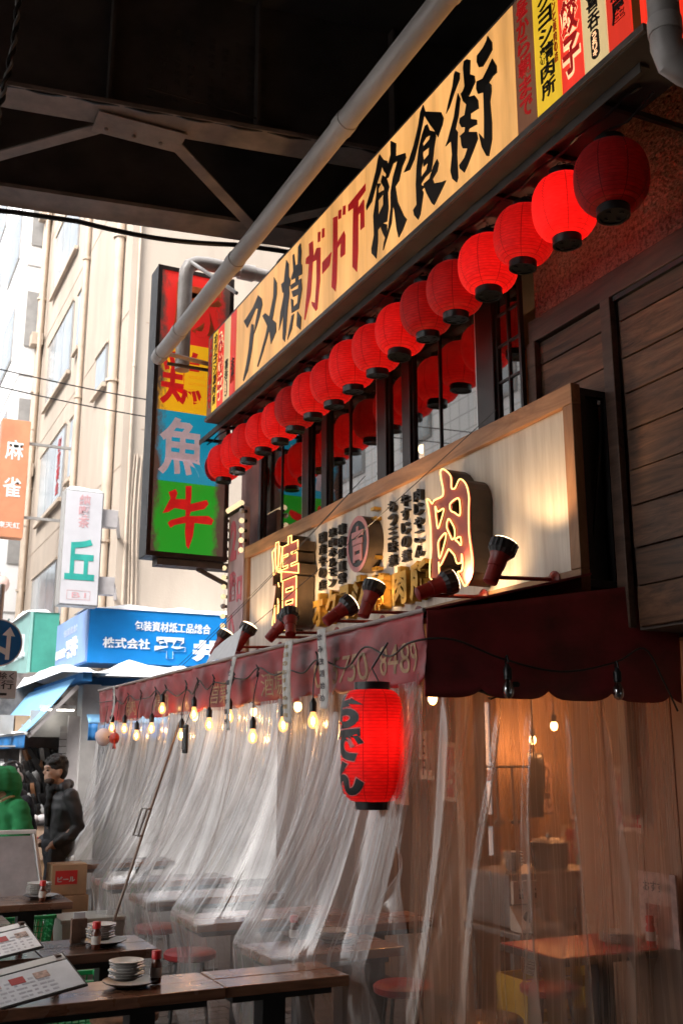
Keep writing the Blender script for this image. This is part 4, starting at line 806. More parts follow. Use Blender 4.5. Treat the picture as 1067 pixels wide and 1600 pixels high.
def curtain_side(x, v):
    z = 2.06 - (2.06 - .02) * v
    big = .045 * math.sin(x * 5.2 + 1.0 + 1.2 * v * noise.noise((x, 1, 1))) + .022 * math.sin(x * 13 + 2 * v) + .010 * math.sin(x * 37 - 3 * v + 2 * noise.noise((x * 2, v, 6)))
    rid = sum(am * math.exp(-((x - (cx_ + dr * v + .05 * math.sin(v * 4 + cx_ * 5))) / wd) ** 2) for cx_, dr, wd, am in ((2.62, -.10, .02, -.05), (2.92, -.16, .012, -.045), (3.14, -.08, .012, -.05), (3.4, -.03, .014, -.04), (3.62, .06, .014, -.035), (2.78, -.2, .03, .04)))
    y = 4.30 + big * (.3 + .7 * v) + rid * (.15 + .85 * min(1, v * 7)) + .02 * noise.noise((x * 6, v * 5, 2)) * v
    lean = -.12 * v * smooth01((3.3 - x) / .8)
    return (x + lean, y - .04 * v * smooth01((2.9 - x) / .4), z)
cloth(lambda u, v: curtain_side(2.50 + (4.05 - 2.50) * u, v), 380, 70, 'curtain_sheet', vin_side, c2, 1.6)
# folded loose flap at the corner and a black bundle tied under the valance
def flap(u, v):
    y = 4.30 + .07 * u + .05 * math.sin(v * 3); x = 2.50 - .10 * v - .17 * v * u + .04 * math.sin(v * 9 + u * 3) + .10 * math.exp(-((v - .55) / .08) ** 2) * u
    return (x, y + .12 * v * u, 2.02 - 1.55 * v)
cloth(flap, 24, 60, 'loose_flap', vin_front, c2, .3)
t = thing('tied_bundle', 'black cloth bundle tied under the side valance', 'bundle', (2.93, 4.26, 1.99))
B().ell((0, 0, 0), (.13, .05, .045), 18, 12, Matrix.Rotation(R(6), 4, 'Y')).ell((.06, -.01, .02), (.07, .05, .04)).ell((-.08, 0, .01), (.06, .045, .035)).build('cloth', black, t, smooth=180)
B().tube([(.0 + .05 * math.cos(a), .055 * math.sin(a), .0 + .05 * math.cos(a)) for a in [R(q * 30) for q in range(13)]], .005, 5).build('cord', blackp, t)
# sliding rod with two loop handles on the front curtain
t = thing('curtain_door_rod', 'slanted metal rod with two loop handles on the front curtain', 'rod', (0, 0, 0))
rodm = mat('rod_bronze', (.20, .14, .11), .4, .2, 6, metal=.4)
def rp(s): return Vector((2.44 - .50 * s, 7.94, 1.93 - 1.62 * s))
B().tube([rp(0), rp(1)], .011, 8).build('rod', rodm, t, smooth=60)
for sg in (-1, 1):
    a, c = rp(.40), rp(.52); o_ = Vector((-.05, .07 * sg, .0))
    B().tube([a, a + o_, c + o_, c], .008, 8).build('handle', mat('handle_grey', (.16, .14, .13), .4) if sg < 0 else MATS['handle_grey'], t, smooth=60)

# ------------------------------------------------------------------ string lights on the awning front
sl = thing('string_light', 'string of warm lit filament bulbs on a dark cable along the awning front', 'string lights', (0, 0, 0))
glowb = emis('filament_glow', (1, .55, .18), 42); 
def bulbglass():
    m, n, l, p = _new('bulb_glass'); n.remove(p)
    tr = n.new('ShaderNodeBsdfTransparent'); em = n.new('ShaderNodeEmission'); em.inputs['Color'].default_value = (1, .42, .12, 1); em.inputs['Strength'].default_value = 1.1
    gl = n.new('ShaderNodeBsdfGlossy'); gl.inputs['Roughness'].default_value = .05; mx = n.new('ShaderNodeMixShader'); mx.inputs[0].default_value = .45; l.new(tr.outputs[0], mx.inputs[1]); l.new(em.outputs[0], mx.inputs[2])
    m2 = n.new('ShaderNodeMixShader'); m2.inputs[0].default_value = .06; l.new(mx.outputs[0], m2.inputs[1]); l.new(gl.outputs[0], m2.inputs[2]); l.new(m2.outputs[0], n['Material Output'].inputs['Surface']); return m
bglass = bulbglass()
BUL = [(10.02, 1.95), (9.54, 1.93), (9.10, 1.86), (8.63, 1.91), (8.33, 2.06), (7.78, 1.84), (7.49, 1.99), (7.13, 1.90), (6.71, 1.94), (6.26, 1.80), (5.76, 1.86), (5.33, 1.87)]
cab = [(AX - .03, 10.9, 2.22)]; 
for i, (y, z) in enumerate(BUL):
    cab.append((AX - .06, y, 2.20 + .03 * math.sin(i * 2.3)))
    if i + 1 < len(BUL): ym = (y + BUL[i + 1][0]) / 2; cab.append((AX - .055, ym, 2.155 + .02 * math.sin(i)))
cab += [(AX - .05, 5.0, 2.13), (AX - .06, 4.75, 2.22), (AX - .05, 4.5, 2.15), (AX - .05, 4.28, 2.20), (AX + .12, AY0 - .05, 2.21), (AX + .4, AY0 - .05, 2.13), (AX + .75, AY0 - .05, 2.08), (AX + 1.1, AY0 - .05, 2.14), (AX + 1.3, AY0 - .05, 2.22), (AX + 1.42, AY0 - .05, 2.05), (AX + 1.5, AY0 - .05, 1.9)]
def catm(P, k=6):
    out = []; P = [Vector(q) for q in P]
    for i in range(len(P) - 1):
        p0, p1, p2, p3 = P[max(i - 1, 0)], P[i], P[i + 1], P[min(i + 2, len(P) - 1)]
        for j in range(k):
            t_ = j / k; out.append(.5 * ((2 * p1) + (p2 - p0) * t_ + (2 * p0 - 5 * p1 + 4 * p2 - p3) * t_ * t_ + (3 * p1 - p0 - 3 * p2 + p3) * t_ ** 3))
    return out + [P[-1]]
B().tube(catm(cab), .0055, 6).build('cable', mat('brown_cable', (.045, .035, .03), .5), sl, smooth=180)
def add_bulb(x, y, z, zt, lit=True):
    so = B().lathe([(.017, .045), (.021, .04), (.021, .09), (.015, .10), (.008, .115)], 14, Matrix.Translation((x, y, z)), cap=True).build('socket', blackp, sl, smooth=40)
    gl_ = B().lathe([(.013, .043), (.016, .03), (.029, .0), (.031, -.018), (.024, -.04), (.010, -.051), (.001, -.053)], 16, Matrix.Translation((x, y, z)), cap=False).build('bulb', bglass if lit else glass, sl, smooth=180)
    if lit:
        B().ell((x, y, z - .01), (.010, .010, .022), 10, 7).build('filament', glowb, gl_, smooth=180)
        light('bulb_light', 'POINT', (x - .0, y, z - .01), 2.6, (1, .52, .2), sl, .012)
    B().tube(catm([(x, y, z + .11), (x + .008, y + .01, (z + .11 + zt) / 2), (AX - .055 if x < AX else x, y, zt)], 4), .004, 5).build('drop_cord', blackp, so)
    B().tube(catm([((AX - .06 if x < AX else x), y - .012, zt + .01), ((AX - .075 if x < AX else x), y, zt + .045), ((AX - .06 if x < AX else x), y + .014, zt + .02), ((AX - .07 if x < AX else x), y, zt - .03)], 3), .005, 5).build('cable_tie', blackp, so)
for y, z in BUL: add_bulb(AX - .09, y, z, 2.20)
for x, z in ((AX + .42, 1.99), (AX + 1.1, 2.0)): add_bulb(x, AY0 - .06, z, 2.10, False)

# ------------------------------------------------------------------ long oden lantern
ol = thing('oden_lantern', 'tall red cylindrical lantern with black lettering hanging at the awning corner', 'lantern', (2.36, 4.52, 1.72), 0)
R0, H0 = .155, .53
def oden_prof(): return lantern_prof(R0, H0, .085, 34, 5)
oden_paper = paper('oden_paper', True, .53 / 34)
B().lathe(oden_prof(), 44, None, 0, cap=False).build('paper_shell', oden_paper, ol, smooth=180)
B().lathe([(.088, .26), (.088, .30), (.074, .30), (.074, .26)], 24, cap=False).build('top_ring', blackp, ol, smooth=40)
B().lathe([(.074, -.26), (.088, -.26), (.082, -.30), (.0, -.30)], 24, cap=False).build('bottom_ring', blackp, ol, smooth=40)
B().tube([(0, -.08, .29), (0, 0, .37), (0, .08, .29)], .004, 5).build('bail', black, ol); B().tube([(0, 0, .37), (.09, 0, .50)], .005, 6).build('hanging_cord', blackp, ol)
def wrap(ch, zc, w_, h_, off, grow, ang):
    me_, bb = text_mesh(ch, off, 0, 4); bm = bmesh.new(); bm.from_mesh(me_); bmesh.ops.triangulate(bm, faces=bm.faces)
    for _ in range(5):
        le = [e for e in bm.edges if e.calc_length() > .07]
        if not le: break
        bmesh.ops.subdivide_edges(bm, edges=le, cuts=1); bmesh.ops.triangulate(bm, faces=[f for f in bm.faces if len(f.verts) > 3])
    b = B(); vs = []
    for q in bm.verts:
        x = (q.co.x - (bb[0] + bb[1]) / 2) * w_ / (bb[1] - bb[0]); z = zc + (q.co.y - (bb[2] + bb[3]) / 2) * h_ / (bb[3] - bb[2])
        t_ = min(.999, abs(z) / (H0 / 2)); r = .085 + (R0 - .085) * (1 - t_ ** 5) ** .5 + grow; a = ang + x / R0
        vs.append((r * math.cos(a), r * math.sin(a), z))
    b.add(vs, [tuple(v_.index for v_ in f.verts) for f in bm.faces]); bm.free(); return b
A0 = R(183)   # lettering faces the street side
for ch, zc, hh in (('お', .155, .16), ('で', .0, .15), ('ん', -.155, .16)):
    wrap(ch, zc, .25, hh + .012, .085, .0022, A0).build('lettering_edge', mat('pink_edge', (.75, .22, .22), .6) if ch == 'お' else MATS['pink_edge'], ol, smooth=180)
    wrap(ch, zc, .24, hh, .055, .0042, A0).build('lettering', black_l, ol, smooth=180)
light('lantern_bulb', 'POINT', (.03, 0, .03), 1.7, (1, .42, .25), ol, .03)

# ------------------------------------------------------------------ papers and ornaments on the awning
paperm = mat('menu_paper', (.55, .53, .50), .6, .25, 20, stretch=(1, 1, .6)); ink = mat('paper_ink', (.10, .09, .10), .7)
ink2 = mat('paper_ink_colour', (.45, .30, .12), .7)
for i, (y, z0, z1, w_, s, lab) in enumerate(((6.66, 1.84, 2.33, .10, '生ビール半額酎', 'long grey paper menu strip hanging left of centre on the red valance'), (5.66, 1.86, 2.34, .13, '本日のおすすめ焼肉', 'wide printed paper menu strip hanging between two bulbs on the valance'), (5.20, 1.92, 2.36, .12, '飲み放題始め', 'curled printed paper strip nearest the oden lantern'), (10.05, 1.98, 2.34, .10, '宴会受付中', 'pale paper strip at the far left end of the valance'))):
    t = thing('paper_strip', lab, 'paper', (AX - .075, y, z1), R(rnd.uniform(-3, 3)), 'paper strips hung on the awning')
    L = z1 - z0
    bx = lambda q, u: -.03 * q - .02 * math.sin(q * 3 + i) - .012 * math.sin(u * 2.5)
    sheet(lambda u, v: (bx(v, u) * 1.2, (.5 - u) * w_ + .02 * v * (1 if i == 1 else -.6), -L * v), 6, 24, .001, 'sheet', paperm, t)
    b = B()
    k = len(s)
    for j, c in enumerate(s):
        v_ = (j + .7) / (k + .6)
        text_to(b, c, FX(bx(v_, .5) * 1.2 - .004, .02 * v_ * (1 if i == 1 else -.6), -L * v_), w_ * .45, L / k * .5, .0, .002)
    b.build('lettering', ink if i != 1 else ink2, t)
t = thing('flyer', 'white flyer sheet lying tilted on the awning edge', 'paper', (AX - .02, 7.1, 2.36))
sheet(lambda u, v: (.02 + .10 * v + .02 * math.sin(u * 3), .42 - .62 * u + .1 * v, .0 + .12 * v + .13 * u * v + .012 * math.sin(u * 5)), 14, 10, .001, 'sheet', mat('white_paper', (.75, .75, .76), .6, .1, 9), t)
b = B()
for j in range(4): b.box(.02, .022, .05 - j * .11, .12 - j * .11, .055, .085)
t = thing('phone_holder', 'black phone shaped box hanging on the curtain below the bulbs', 'box', (AX - .17, 7.42, 1.69))
B().box(-.012, .012, -.045, .045, 0, .21).build('case', black, t, bev=.012); B().box(-.0145, -.0125, -.035, .035, .03, .18).build('screen', mat('dark_screen', (.01, .01, .012), .1), t)
B().tube([(0, 0, .21), (.04, 0, .32)], .003, 5).build('cord', black, t)
redfish = mat('goldfish_red', (.55, .035, .01), .4, .35, 14)
t = thing('goldfish_ornament', 'red goldfish shaped hanging ornament at the left end of the string lights', 'ornament', (AX - .10, 9.86, 1.84))
B().ell((0, 0, 0), (.045, .09, .055), 16, 10).build('body', redfish, t, smooth=180)
for sg in (-1, 1): B().prism([(0, 0), (.05 * sg, -.09), (.01 * sg, -.07)], FX(-.01, -.07, -.01), .012).build('tail_fin', redfish, t)
B().prism([(-.03, .05), (.03, .05), (.02, .085), (-.03, .075)], FX(.005, 0, 0), .008).build('back_fin', redfish, t); B().ell((-.035, .055, .012), (.012, .012, .012), 8, 6).build('eye', black, t)
B().tube([(0, 0, .05), (.03, 0, .33)], .003, 5).build('cord', black, t)
t = thing('shell_ornament', 'small white paper ornament at the far left end of the awning', 'ornament', (AX - .10, 10.3, 1.86))
B().lathe([(.01, -.09), (.05, -.07), (.085, -.01), (.08, .04), (.04, .075), (.01, .085)], 12).build('body', mat('pink_white_paper', (.75, .6, .58), .6, .1, 8), t, smooth=60)
B().tube([(0, 0, .08), (.03, 0, .30)], .003, 5).build('cord', black, t); B().tube([(0, 0, -.09), (.01, .02, -.13), (0, .0, -.16)], .004, 5).build('tassel', black, t)

# ------------------------------------------------------------------ tables
tw = wood('table_wood', (.065, .030, .019), (.20, .098, .06), 'X', 1.5, .28, .12, coat=.6)
tw2 = wood('table_wood_reddish', (.11, .042, .022), (.32, .14, .075), 'X', 1.5, .26, .12, coat=.6)
def table(label, x0, x1, y0, y1, z, legs, m=tw, red=False, th=.045, np_=2):
    t = thing('table', label, 'table', (x0, y0, 0), 0, 'tables with wooden tops')
    Lx, Ly = x1 - x0, y1 - y0
    for k in range(np_):
        a = Ly * k / np_; c = Ly * (k + 1) / np_
        B().box(0, Lx, a + .0015, c - .0015, z - th, z - rnd.uniform(0, .002)).build('top_plank', m, t, bev=.004)
    B().box(.05, Lx - .06, .06, Ly - .06, z - th - .035, z - th - .001).build('apron', black, t)
    for lx in legs:
        B().box(lx - x0 - .055, lx - x0 + .055, Ly / 2 - .055, Ly / 2 + .055, .03, z - th - .036).build('leg', black, t, bev=.004)
        B().box(lx - x0 - .2, lx - x0 + .2, Ly / 2 - .04, Ly / 2 + .04, .006, .03).box(lx - x0 - .04, lx - x0 + .04, Ly / 2 - .2, Ly / 2 + .2, .008, .0295).build('foot', black, t)
    return t
table('nearest wooden table at the bottom with a plate stack and menu board on it', .35, 1.595, 4.40, 4.77, .72, (.75, 1.28), tw2)
table('reddish wooden table at the bottom centre in front of the curtain', 1.603, 2.18, 4.41, 4.76, .72, (1.87,), tw2)
table('second wooden table with a stack of plates near its right end', 1.03, 1.60, 5.42, 5.88, .72, (1.40,))
table('second row table at the left picture edge, carrying a tilted menu', .2, 1.02, 5.42, 5.88, .72, (.6,))
table('empty dark table end at the left edge behind the menu boards', .1, 1.05, 6.50, 6.92, .72, (.6,))
table('third row dark table with black pedestal beside the green basket', .4, 1.57, 7.36, 7.84, .72, (1.3, .7))
table('fourth row table at the left edge in front of the white easel', .5, 1.46, 8.72, 9.2, .72, (1.2,))
table('farthest table at the left edge with a menu and bottles', .7, 1.75, 9.98, 10.5, .72, (1.4,))
INL = ['first', 'second', 'third', 'fourth', 'fifth']
for i, (a, c) in enumerate(TABS):
    table('%s table behind the front curtain counted from the camera' % INL[i], 1.99, 3.0 if i else 2.72, a + .01, c - .01, .73, (2.35, 2.75) if i else (2.5,), tw2)
table('low wooden table seen through the curtain left of the wall boards', 2.75, 3.45, 5.75, 6.15, .70, (3.1,), tw2)
redtop = mat('red_laminate', (.40, .010, .010), .4, .15, 5)
t = thing('red_table', 'red topped table with dark edge behind the side curtain at right', 'table', (3.30, 4.36, 0))
B().box(0, .76, 0, .52, .665, .70).build('edge', black, t, bev=.003); B().box(.006, .754, .006, .514, .7005, .706).build('red_top', redtop, t)
B().box(.40, .50, .21, .31, .03, .664).build('leg', black, t, bev=.004); B().box(.22, .68, .1, .42, .006, .029).build('foot', black, t, bev=.01)

# stools
def stool(label, x, y, col, h=.46):
    t = thing('stool', label, 'stool', (x, y, 0), 0, 'round stools')
    B().lathe([(.15, h - .05), (.165, h - .04), (.168, h - .012), (.155, h), (.05, h + .004), (.001, h + .004)], 24, cap=False).build('seat', col, t, smooth=50)
    for a in range(4): B().tube([(.11 * math.cos(a * 1.571 + .5), .11 * math.sin(a * 1.571 + .5), h - .045), (.17 * math.cos(a * 1.571 + .5), .17 * math.sin(a * 1.571 + .5), .006)], .011, 8).build('leg', black, t)
    B().tube([(.145 * math.cos(a * .2618), .145 * math.sin(a * .2618), .2) for a in range(25)], .007, 6).build('foot_ring', black, t)
redseat = mat('red_stool_seat', (.28, .02, .02), .4, .3, 8); woodseat = wood('stool_wood', (.09, .04, .02), (.26, .13, .07), 'X', 2, .4, .1)
stool('round wooden stool under the nearest table at the bottom edge', 1.42, 5.35, woodseat)
stool('red stool behind the curtain beside the second inner table', 2.25, 5.68, redseat)
stool('red stool behind the curtain beside the third inner table', 2.2, 6.75, redseat); stool('red stool behind the curtain beside the fourth inner table', 2.3, 7.85, redseat)
stool('red stool behind the curtain at the first inner table', 2.95, 5.3, redseat); stool('brown round stool in front of the yellow crates', 3.72, 5.02, redseat, .44)
stool('round stool at the bottom right behind the side curtain', 3.05, 4.62, woodseat, .42); stool('pink red stool under the fourth row table', 1.22, 9.4, redseat)
stool('dark stool under the nearest table left part', .95, 5.15, woodseat, .40)
# ------------------------------------------------------------------ tableware
white_c = mat('white_ceramic', (.48, .465, .44), .25, .1, 8, coat=.3); blackd = mat('black_dish', (.02, .02, .021), .3, .2, 8, coat=.2)
redcap = mat('red_cap', (.5, .012, .012), .35); sauce = mat('sauce_bottle', (.11, .03, .014), .2, .3, 10, coat=.4); clearb = mat('label_white', (.6, .55, .5), .5)
plate_me = B().lathe([(.002, .004), (.05, .004), (.055, 0), (.06, .005), (.088, .016), (.090, .020), (.085, .021), (.055, .010), (.002, .009)], 28, cap=False).build('plate', white_c, smooth=60)
pl_first = [True]
def plates(x, y, z, n, where, sq=1.0):
    for i in range(n):
        o = plate_me if pl_first[0] else plate_me.copy()
        if not pl_first[0]: COL.objects.link(o)
        pl_first[0] = False
        o.location = (x + rnd.uniform(-.004, .004), y + rnd.uniform(-.004, .004), z + i * .012); o.scale = (sq * .82, sq * .82, .9)
        tag(o, 'white plate in the stack ' + where, 'plate', 'plates stacked ' + where)
def dish(x, y, z, lab):
    t = thing('black_dish', lab, 'dish', (x, y, z)); B().lathe([(.07, 0), (.075, .004), (.115, .02), (.118, .024), (.11, .022), (.07, .008), (.001, .007)], 28).build('bowl', blackd, t, smooth=50)
def bottle(x, y, z, lab, h=.13, m=None):
    t = thing('sauce_bottle', lab, 'bottle', (x, y, z), 0, 'sauce bottles')
    B().lathe([(.02, 0), (.024, .004), (.024, h * .62), (.016, h * .72), (.015, h * .76)], 16).build('bottle', m or sauce, t, smooth=50)
    B().lathe([(.021, h * .76), (.021, h), (.019, h + .002), (.001, h + .002)], 16).build('cap', redcap, t, smooth=50)
    B().lathe([(.0246, h * .2), (.0246, h * .5)], 16, cap=False).build('label', clearb, t, smooth=60)
def set_(x, y, z, n, where, sq=1.0, bx=.11, by=-.02):
    dish(x + .02, y, z, 'black dish under the plates ' + where); plates(x, y, z + .026, n, where, sq)
    bottle(x + bx, y + by, z, 'red capped sauce bottle ' + where)
set_(1.22, 4.60, .722, 6, 'on the nearest table', 1.0, .13, .0)
set_(1.35, 5.63, .722, 6, 'on the second table', 1.0, -.05, -.12)
set_(1.38, 7.60, .722, 6, 'on the third row table', 1.15, .0, -.15)
set_(1.63, 10.2, .722, 4, 'on the farthest table', 1.0, -.03, -.13)
bottle(1.55, 10.1, .722, 'second small sauce bottle on the farthest table', .14, redcap)
set_(1.30, 8.85, .722, 4, 'on the fourth row table', 1.0, .0, -.08)
set_(2.45, 5.15, .732, 2, 'on the first table inside the curtain', 1.2, -.2, .05)
t = thing('chopstick_stand', 'wooden napkin stand behind plates on the second table', 'stand', (1.26, 5.74, .722)); B().box(-.04, .04, -.02, .02, 0, .12).build('box', beamw, t, bev=.003); B().box(-.03, .03, -.005, .005, .12, .15).build('napkin', MATS['white_paper'], t)
plates(3.86, 4.60, .707, 4, 'on the red table', 1.35)
bottle(3.93, 4.42, .707, 'small red bottle beside the plates on the red table', .15, redcap)
t = thing('menu_card', 'upright printed menu card standing on the red table at the right edge', 'menu', (4.0, 4.42, .707)); B().box(-.008, .004, -.14, .14, 0, .36).build('card', mat('menu_print', (.5, .34, .30), .5, .3, 14), t); B().box(-.011, -.0085, -.09, .09, .05, .2).build('picture', mat('menu_picture', (.3, .1, .08), .5, .6, 25), t)
b = B(); text_to(b, 'おすすめ', FX(-.0085, 0, .29), .2, .05, .01, .002); b.build('lettering', ink, t)
brownp_ = mat('faded_dish_print', (.45, .3, .24), .3, .5, 40)
def menu(lab, x, y, z, rz, w_=.34, d=.24):
    t = thing('menu_board', lab, 'menu', (x, y, z), rz, 'menu boards on stands')
    M = Matrix.Translation((0, 0, .055)) @ Matrix.Rotation(R(20), 4, 'X') @ Matrix.Rotation(R(-8), 4, 'Y')
    B().box(-w_ / 2, w_ / 2, -d / 2, d / 2, 0, .008, M=M).build('board', black, t); B().box(-w_ / 2 + .008, w_ / 2 - .008, -d / 2 + .008, d / 2 - .06, .0085, .0105, M=M).build('page', mat('laminated_page', (.72, .74, .78), .15, .12, 9, coat=.6) if 'laminated_page' not in MATS else MATS['laminated_page'], t)
    B().box(-w_ / 2 + .008, w_ / 2 - .008, d / 2 - .05, d / 2 - .008, .0085, .0105, M=M).build('clip', alum, t)
    b = B()
    for i in range(5):
        for j in range(9): b.box(-w_ / 2 + .03 + j * .032, -w_ / 2 + .03 + j * .032 + rnd.uniform(.008, .03), -d / 2 + .025 + i * .027, -d / 2 + .036 + i * .027, .0106, .0112, M=M)
    for i in range(3): B().box(-w_ / 2 + .05 + i * .1, -w_ / 2 + .11 + i * .1, -.01, .035, .0112, .012, M=M).build('dish_picture', redcap if i == 1 else brownp_, t)
    b.build('printed_lines', mat('grey_ink', (.42, .43, .48), .4) if 'grey_ink' not in MATS else MATS['grey_ink'], t)
    for sx in (-.3, .42): B().box(w_ * sx - .012, w_ * sx + .012, d / 2 - .05, d / 2 - .02, 0, .13).build('stand_leg', beamw, t)
menu('large laminated menu board on the nearest table at the left edge', .80, 4.56, .722, R(14), .42, .26); menu('white menu board tilted on the second row table at the left edge', .84, 5.55, .722, R(14), .34, .26); menu('small menu board on the farthest table', 1.42, 10.2, .722, R(10), .3, .25)
# ------------------------------------------------------------------ kitchen corner seen through the side curtain
stain = mat('stainless', (.25, .24, .235), .4, .2, 5, metal=.6); ivory = mat('ivory_panel', (.5, .43, .36), .5, .15, 6)
t = thing('grill_unit', 'stainless grill unit with white control panel and knobs behind the side curtain', 'grill', (3.78, 5.45, 0))
B().box(0, .75, .02, .5, .66, .97).build('body', stain, t, bev=.01); B().box(.01, .34, -.012, .018, .80, .93).build('switch_panel', ivory, t, bev=.003)
for i in range(3):
    o = B().box(.05 + i * .1, .075 + i * .1, -.02, -.0125, .83, .86).build('switch', blackp, t); B().box(.052 + i * .1, .073 + i * .1, -.019, -.0125, .875, .885).build('switch', blackp, t)
B().add([(.0, -.10, .67), (.3, -.10, .67), (.3, .018, .79), (0, .018, .79), (.0, -.10, .65), (.3, -.10, .65), (.3, .018, .65), (0, .018, .65)], [(0, 1, 2, 3), (4, 5, 6, 7), (0, 1, 5, 4), (1, 2, 6, 5), (2, 3, 7, 6), (3, 0, 4, 7)]).build('control_slope', ivory, t)
for x in (.08, .21): B().lathe([(.03, 0), (.028, .03), (.001, .03)], 16, Matrix.Translation((x, -.05, .722)) @ Matrix.Rotation(R(45), 4, 'X')).build('knob', blackp, t, smooth=50)
B().box(-.03, .78, -.12, .5, .61, .645).build('shelf', stain, t, bev=.006)
for x in (.02, .72): B().box(x, x + .04, .02, .06, .02, .60).build('leg', stain, t); B().box(x, x + .04, .44, .48, .02, .6).build('leg', stain, t)
for i in range(7): B().box(.42 + i * .03, .435 + i * .03, -.002, .019, .70, .76).build('vent_slot', black, t)
yel = mat('yellow_crate', (.62, .36, .03), .45, .25, 6)
def crate(lab, x, y, z, m, L=.42, Wd=.32, H=.22, group=None):
    t = thing('crate', lab, 'crate', (x, y, z), 0, group)
    B().box(0, L, 0, .012, 0, .05).box(0, L, 0, .012, H - .06, H).box(0, L, Wd - .012, Wd, 0, .05).box(0, L, Wd - .012, Wd, H - .06, H).box(0, .012, .012, Wd - .012, 0, H).box(L - .012, L, .012, Wd - .012, 0, H).box(.012, L - .012, .012, Wd - .012, 0, .012).build('shell', m, t, bev=.003)
    for i in range(5):
        B().box(L * i / 4 * .95, L * i / 4 * .95 + .03, -.001, .0125, .0505, H - .0605).build('rib', m, t)
    B().box(.06, .2, -.004, -.002, .07, H - .08).build('label_plate', ivory, t)
crate('yellow drinks crate at the top of the stack behind the side curtain', 3.62, 5.10, .225, yel, .6, .3, .22, 'yellow drinks crates'); crate('yellow drinks crate at the bottom of the stack behind the side curtain', 3.62, 5.10, .005, yel, .6, .3, .215, 'yellow drinks crates')
brownp = mat('brown_plate', (.24, .11, .055), .35, .2, 8, coat=.2)
for i in range(9):
    o = B().lathe([(.001, .0), (.08, 0), (.115, .014), (.118, .018), (.08, .008), (.001, .007)], 24, cap=False).build('brown_plate', brownp, None, smooth=60); o.location = (3.80, 5.2, .45 + i * .0155); tag(o, 'brown plate in the tall stack on the yellow crate', 'plate', 'brown plates stacked on the yellow crate')
def poster(lab, x0, x1, z0, z1, y, col, txt, tc, vert=True, em=0):
    t = thing('poster', lab, 'poster', ((x0 + x1) / 2, y, z0))
    w_, h = x1 - x0, z1 - z0
    B().box(-w_ / 2, w_ / 2, -.004, 0, 0, h).build('sheet', mat('poster_paper', col, .6, .2, 12) if 'poster_%s' % (col,) not in MATS else None, t)
    b = B(); k = len(txt)
    for i, s in enumerate(txt):
        vtext(b, s, FY(w_ / 2 - w_ * (i + .5) / k, -.004, h / 2), w_ / k * .62, h * .85, .015, .003) if vert else text_to(b, s, FY(0, -.004, h - h * (i + .5) / k), w_ * .8, h / k * .6, .02, .003)
    b.build('lettering', tc, t)
pr_ = mat('poster_red', (.40, .02, .03), .6); pk = mat('poster_dark', (.06, .035, .03), .6)
poster('pinkish handwritten menu poster on the kitchen back wall', 5.22, 5.44, 1.22, 1.62, 7.19, (.62, .40, .33), ['ハイボール', 'レモン酎'], pk)
poster('wide menu poster right of the pinkish one on the kitchen wall', 5.60, 5.90, 1.16, 1.66, 7.19, (.64, .44, .36), ['焼鳥もり', 'つくね塩', '生キムチ'], pk)
poster('poster with large red handwriting low on the kitchen wall', 5.5, 5.9, .74, 1.12, 7.188, (.58, .47, .42), ['牛すじ', '煮込み'], pr_)
poster('white note reading 2F beside the kitchen doorway', 4.46, 4.70, 1.22, 1.46, 7.15, (.7, .66, .6), ['2Fへ'], pr_, False)
for i, (y, z, h, col, tx) in enumerate(((6.62, 1.35, .42, (.62, .5, .42), ['名物もつ煮']), (6.95, 1.5, .36, (.66, .58, .5), ['生中', '四百円']), (7.35, 1.3, .5, (.6, .3, .2), ['本日の刺身']), (7.8, 1.5, .34, (.66, .6, .5), ['日本酒', '各種']), (4.72, 1.25, .36, (.62, .45, .36), ['冷奴', '枝豆']))):
    t = thing('wall_notice', '%s paper notice pinned on the boarded wall behind the curtains' % ('red lettered narrow', 'small white two column', 'tall orange', 'far white', 'pale menu'[0:9])[i], 'notice', (4.098, y, z)); B().box(-.004, 0, -.11, .11, 0, h).build('sheet', mat('notice_paper_%d' % i, col, .6, .2, 12), t)
    b = B()
    for q, s_ in enumerate(tx): vtext(b, s_, FX(-.004, .11 - .22 * (q + .5) / len(tx), h / 2), .13 / len(tx) ** .5, h * .86, .015, .002)
    b.build('lettering', pr_ if i % 2 == 0 else pk, t)
# small panes of a door beside the kitchen, glowing in place of daylight behind them
t = thing('kitchen_door', 'brown glazed door with small frosted panes beside the kitchen', 'door', (4.40, 7.12, 0))
dm_ = wood('door_wood', (.10, .045, .02), (.22, .11, .055), 'Z', 1.5, .5, .15)
for a in ((-.02, .04, 0, 2.2), (.20, .235, 0, 2.2), (.40, .46, 0, 2.2)): B().box(a[0], a[1], 0, .04, a[2], a[3]).build('stile', dm_, t)
for z in (.0, .55, .82, 1.13, 1.48, 2.1): B().box(.041, .199, .004, .036, z, z + .09).box(.236, .399, .004, .036, z, z + .09).build('rail', dm_, t)
pn = mat('glowing_pane', (.75, .78, .8), .3, .15, 5, emit=(.85, .92, 1), es=.12)
for z0, z1 in ((.64, .82), (.91, 1.13), (1.22, 1.48), (1.57, 2.1)):
    for x0, x1 in ((.041, .199), (.236, .399)): B().box(x0, x1, .016, .022, z0, z1).build('pane', pn, t)
kit = [(5.0, 6.55, 1.90), (5.35, 6.6, 1.94), (5.05, 6.9, 1.80), (3.35, 5.6, 2.02), (3.0, 6.9, 2.02), (3.2, 8.3, 2.04), (3.1, 9.6, 2.04), (4.6, 5.9, 2.1)]
klab = ['left of the two bright bulbs over the kitchen', 'right of the two bright bulbs over the kitchen', 'lower orange bulb deep in the kitchen', 'bulb near the side curtain', 'bulb over the second inner table', 'bulb over the fourth inner table', 'bulb over the farthest inner table', 'bulb above the grill unit']
kpow = [6, 5.5, 5, 6.5, 3.5, 2.5, 2.5, 4]
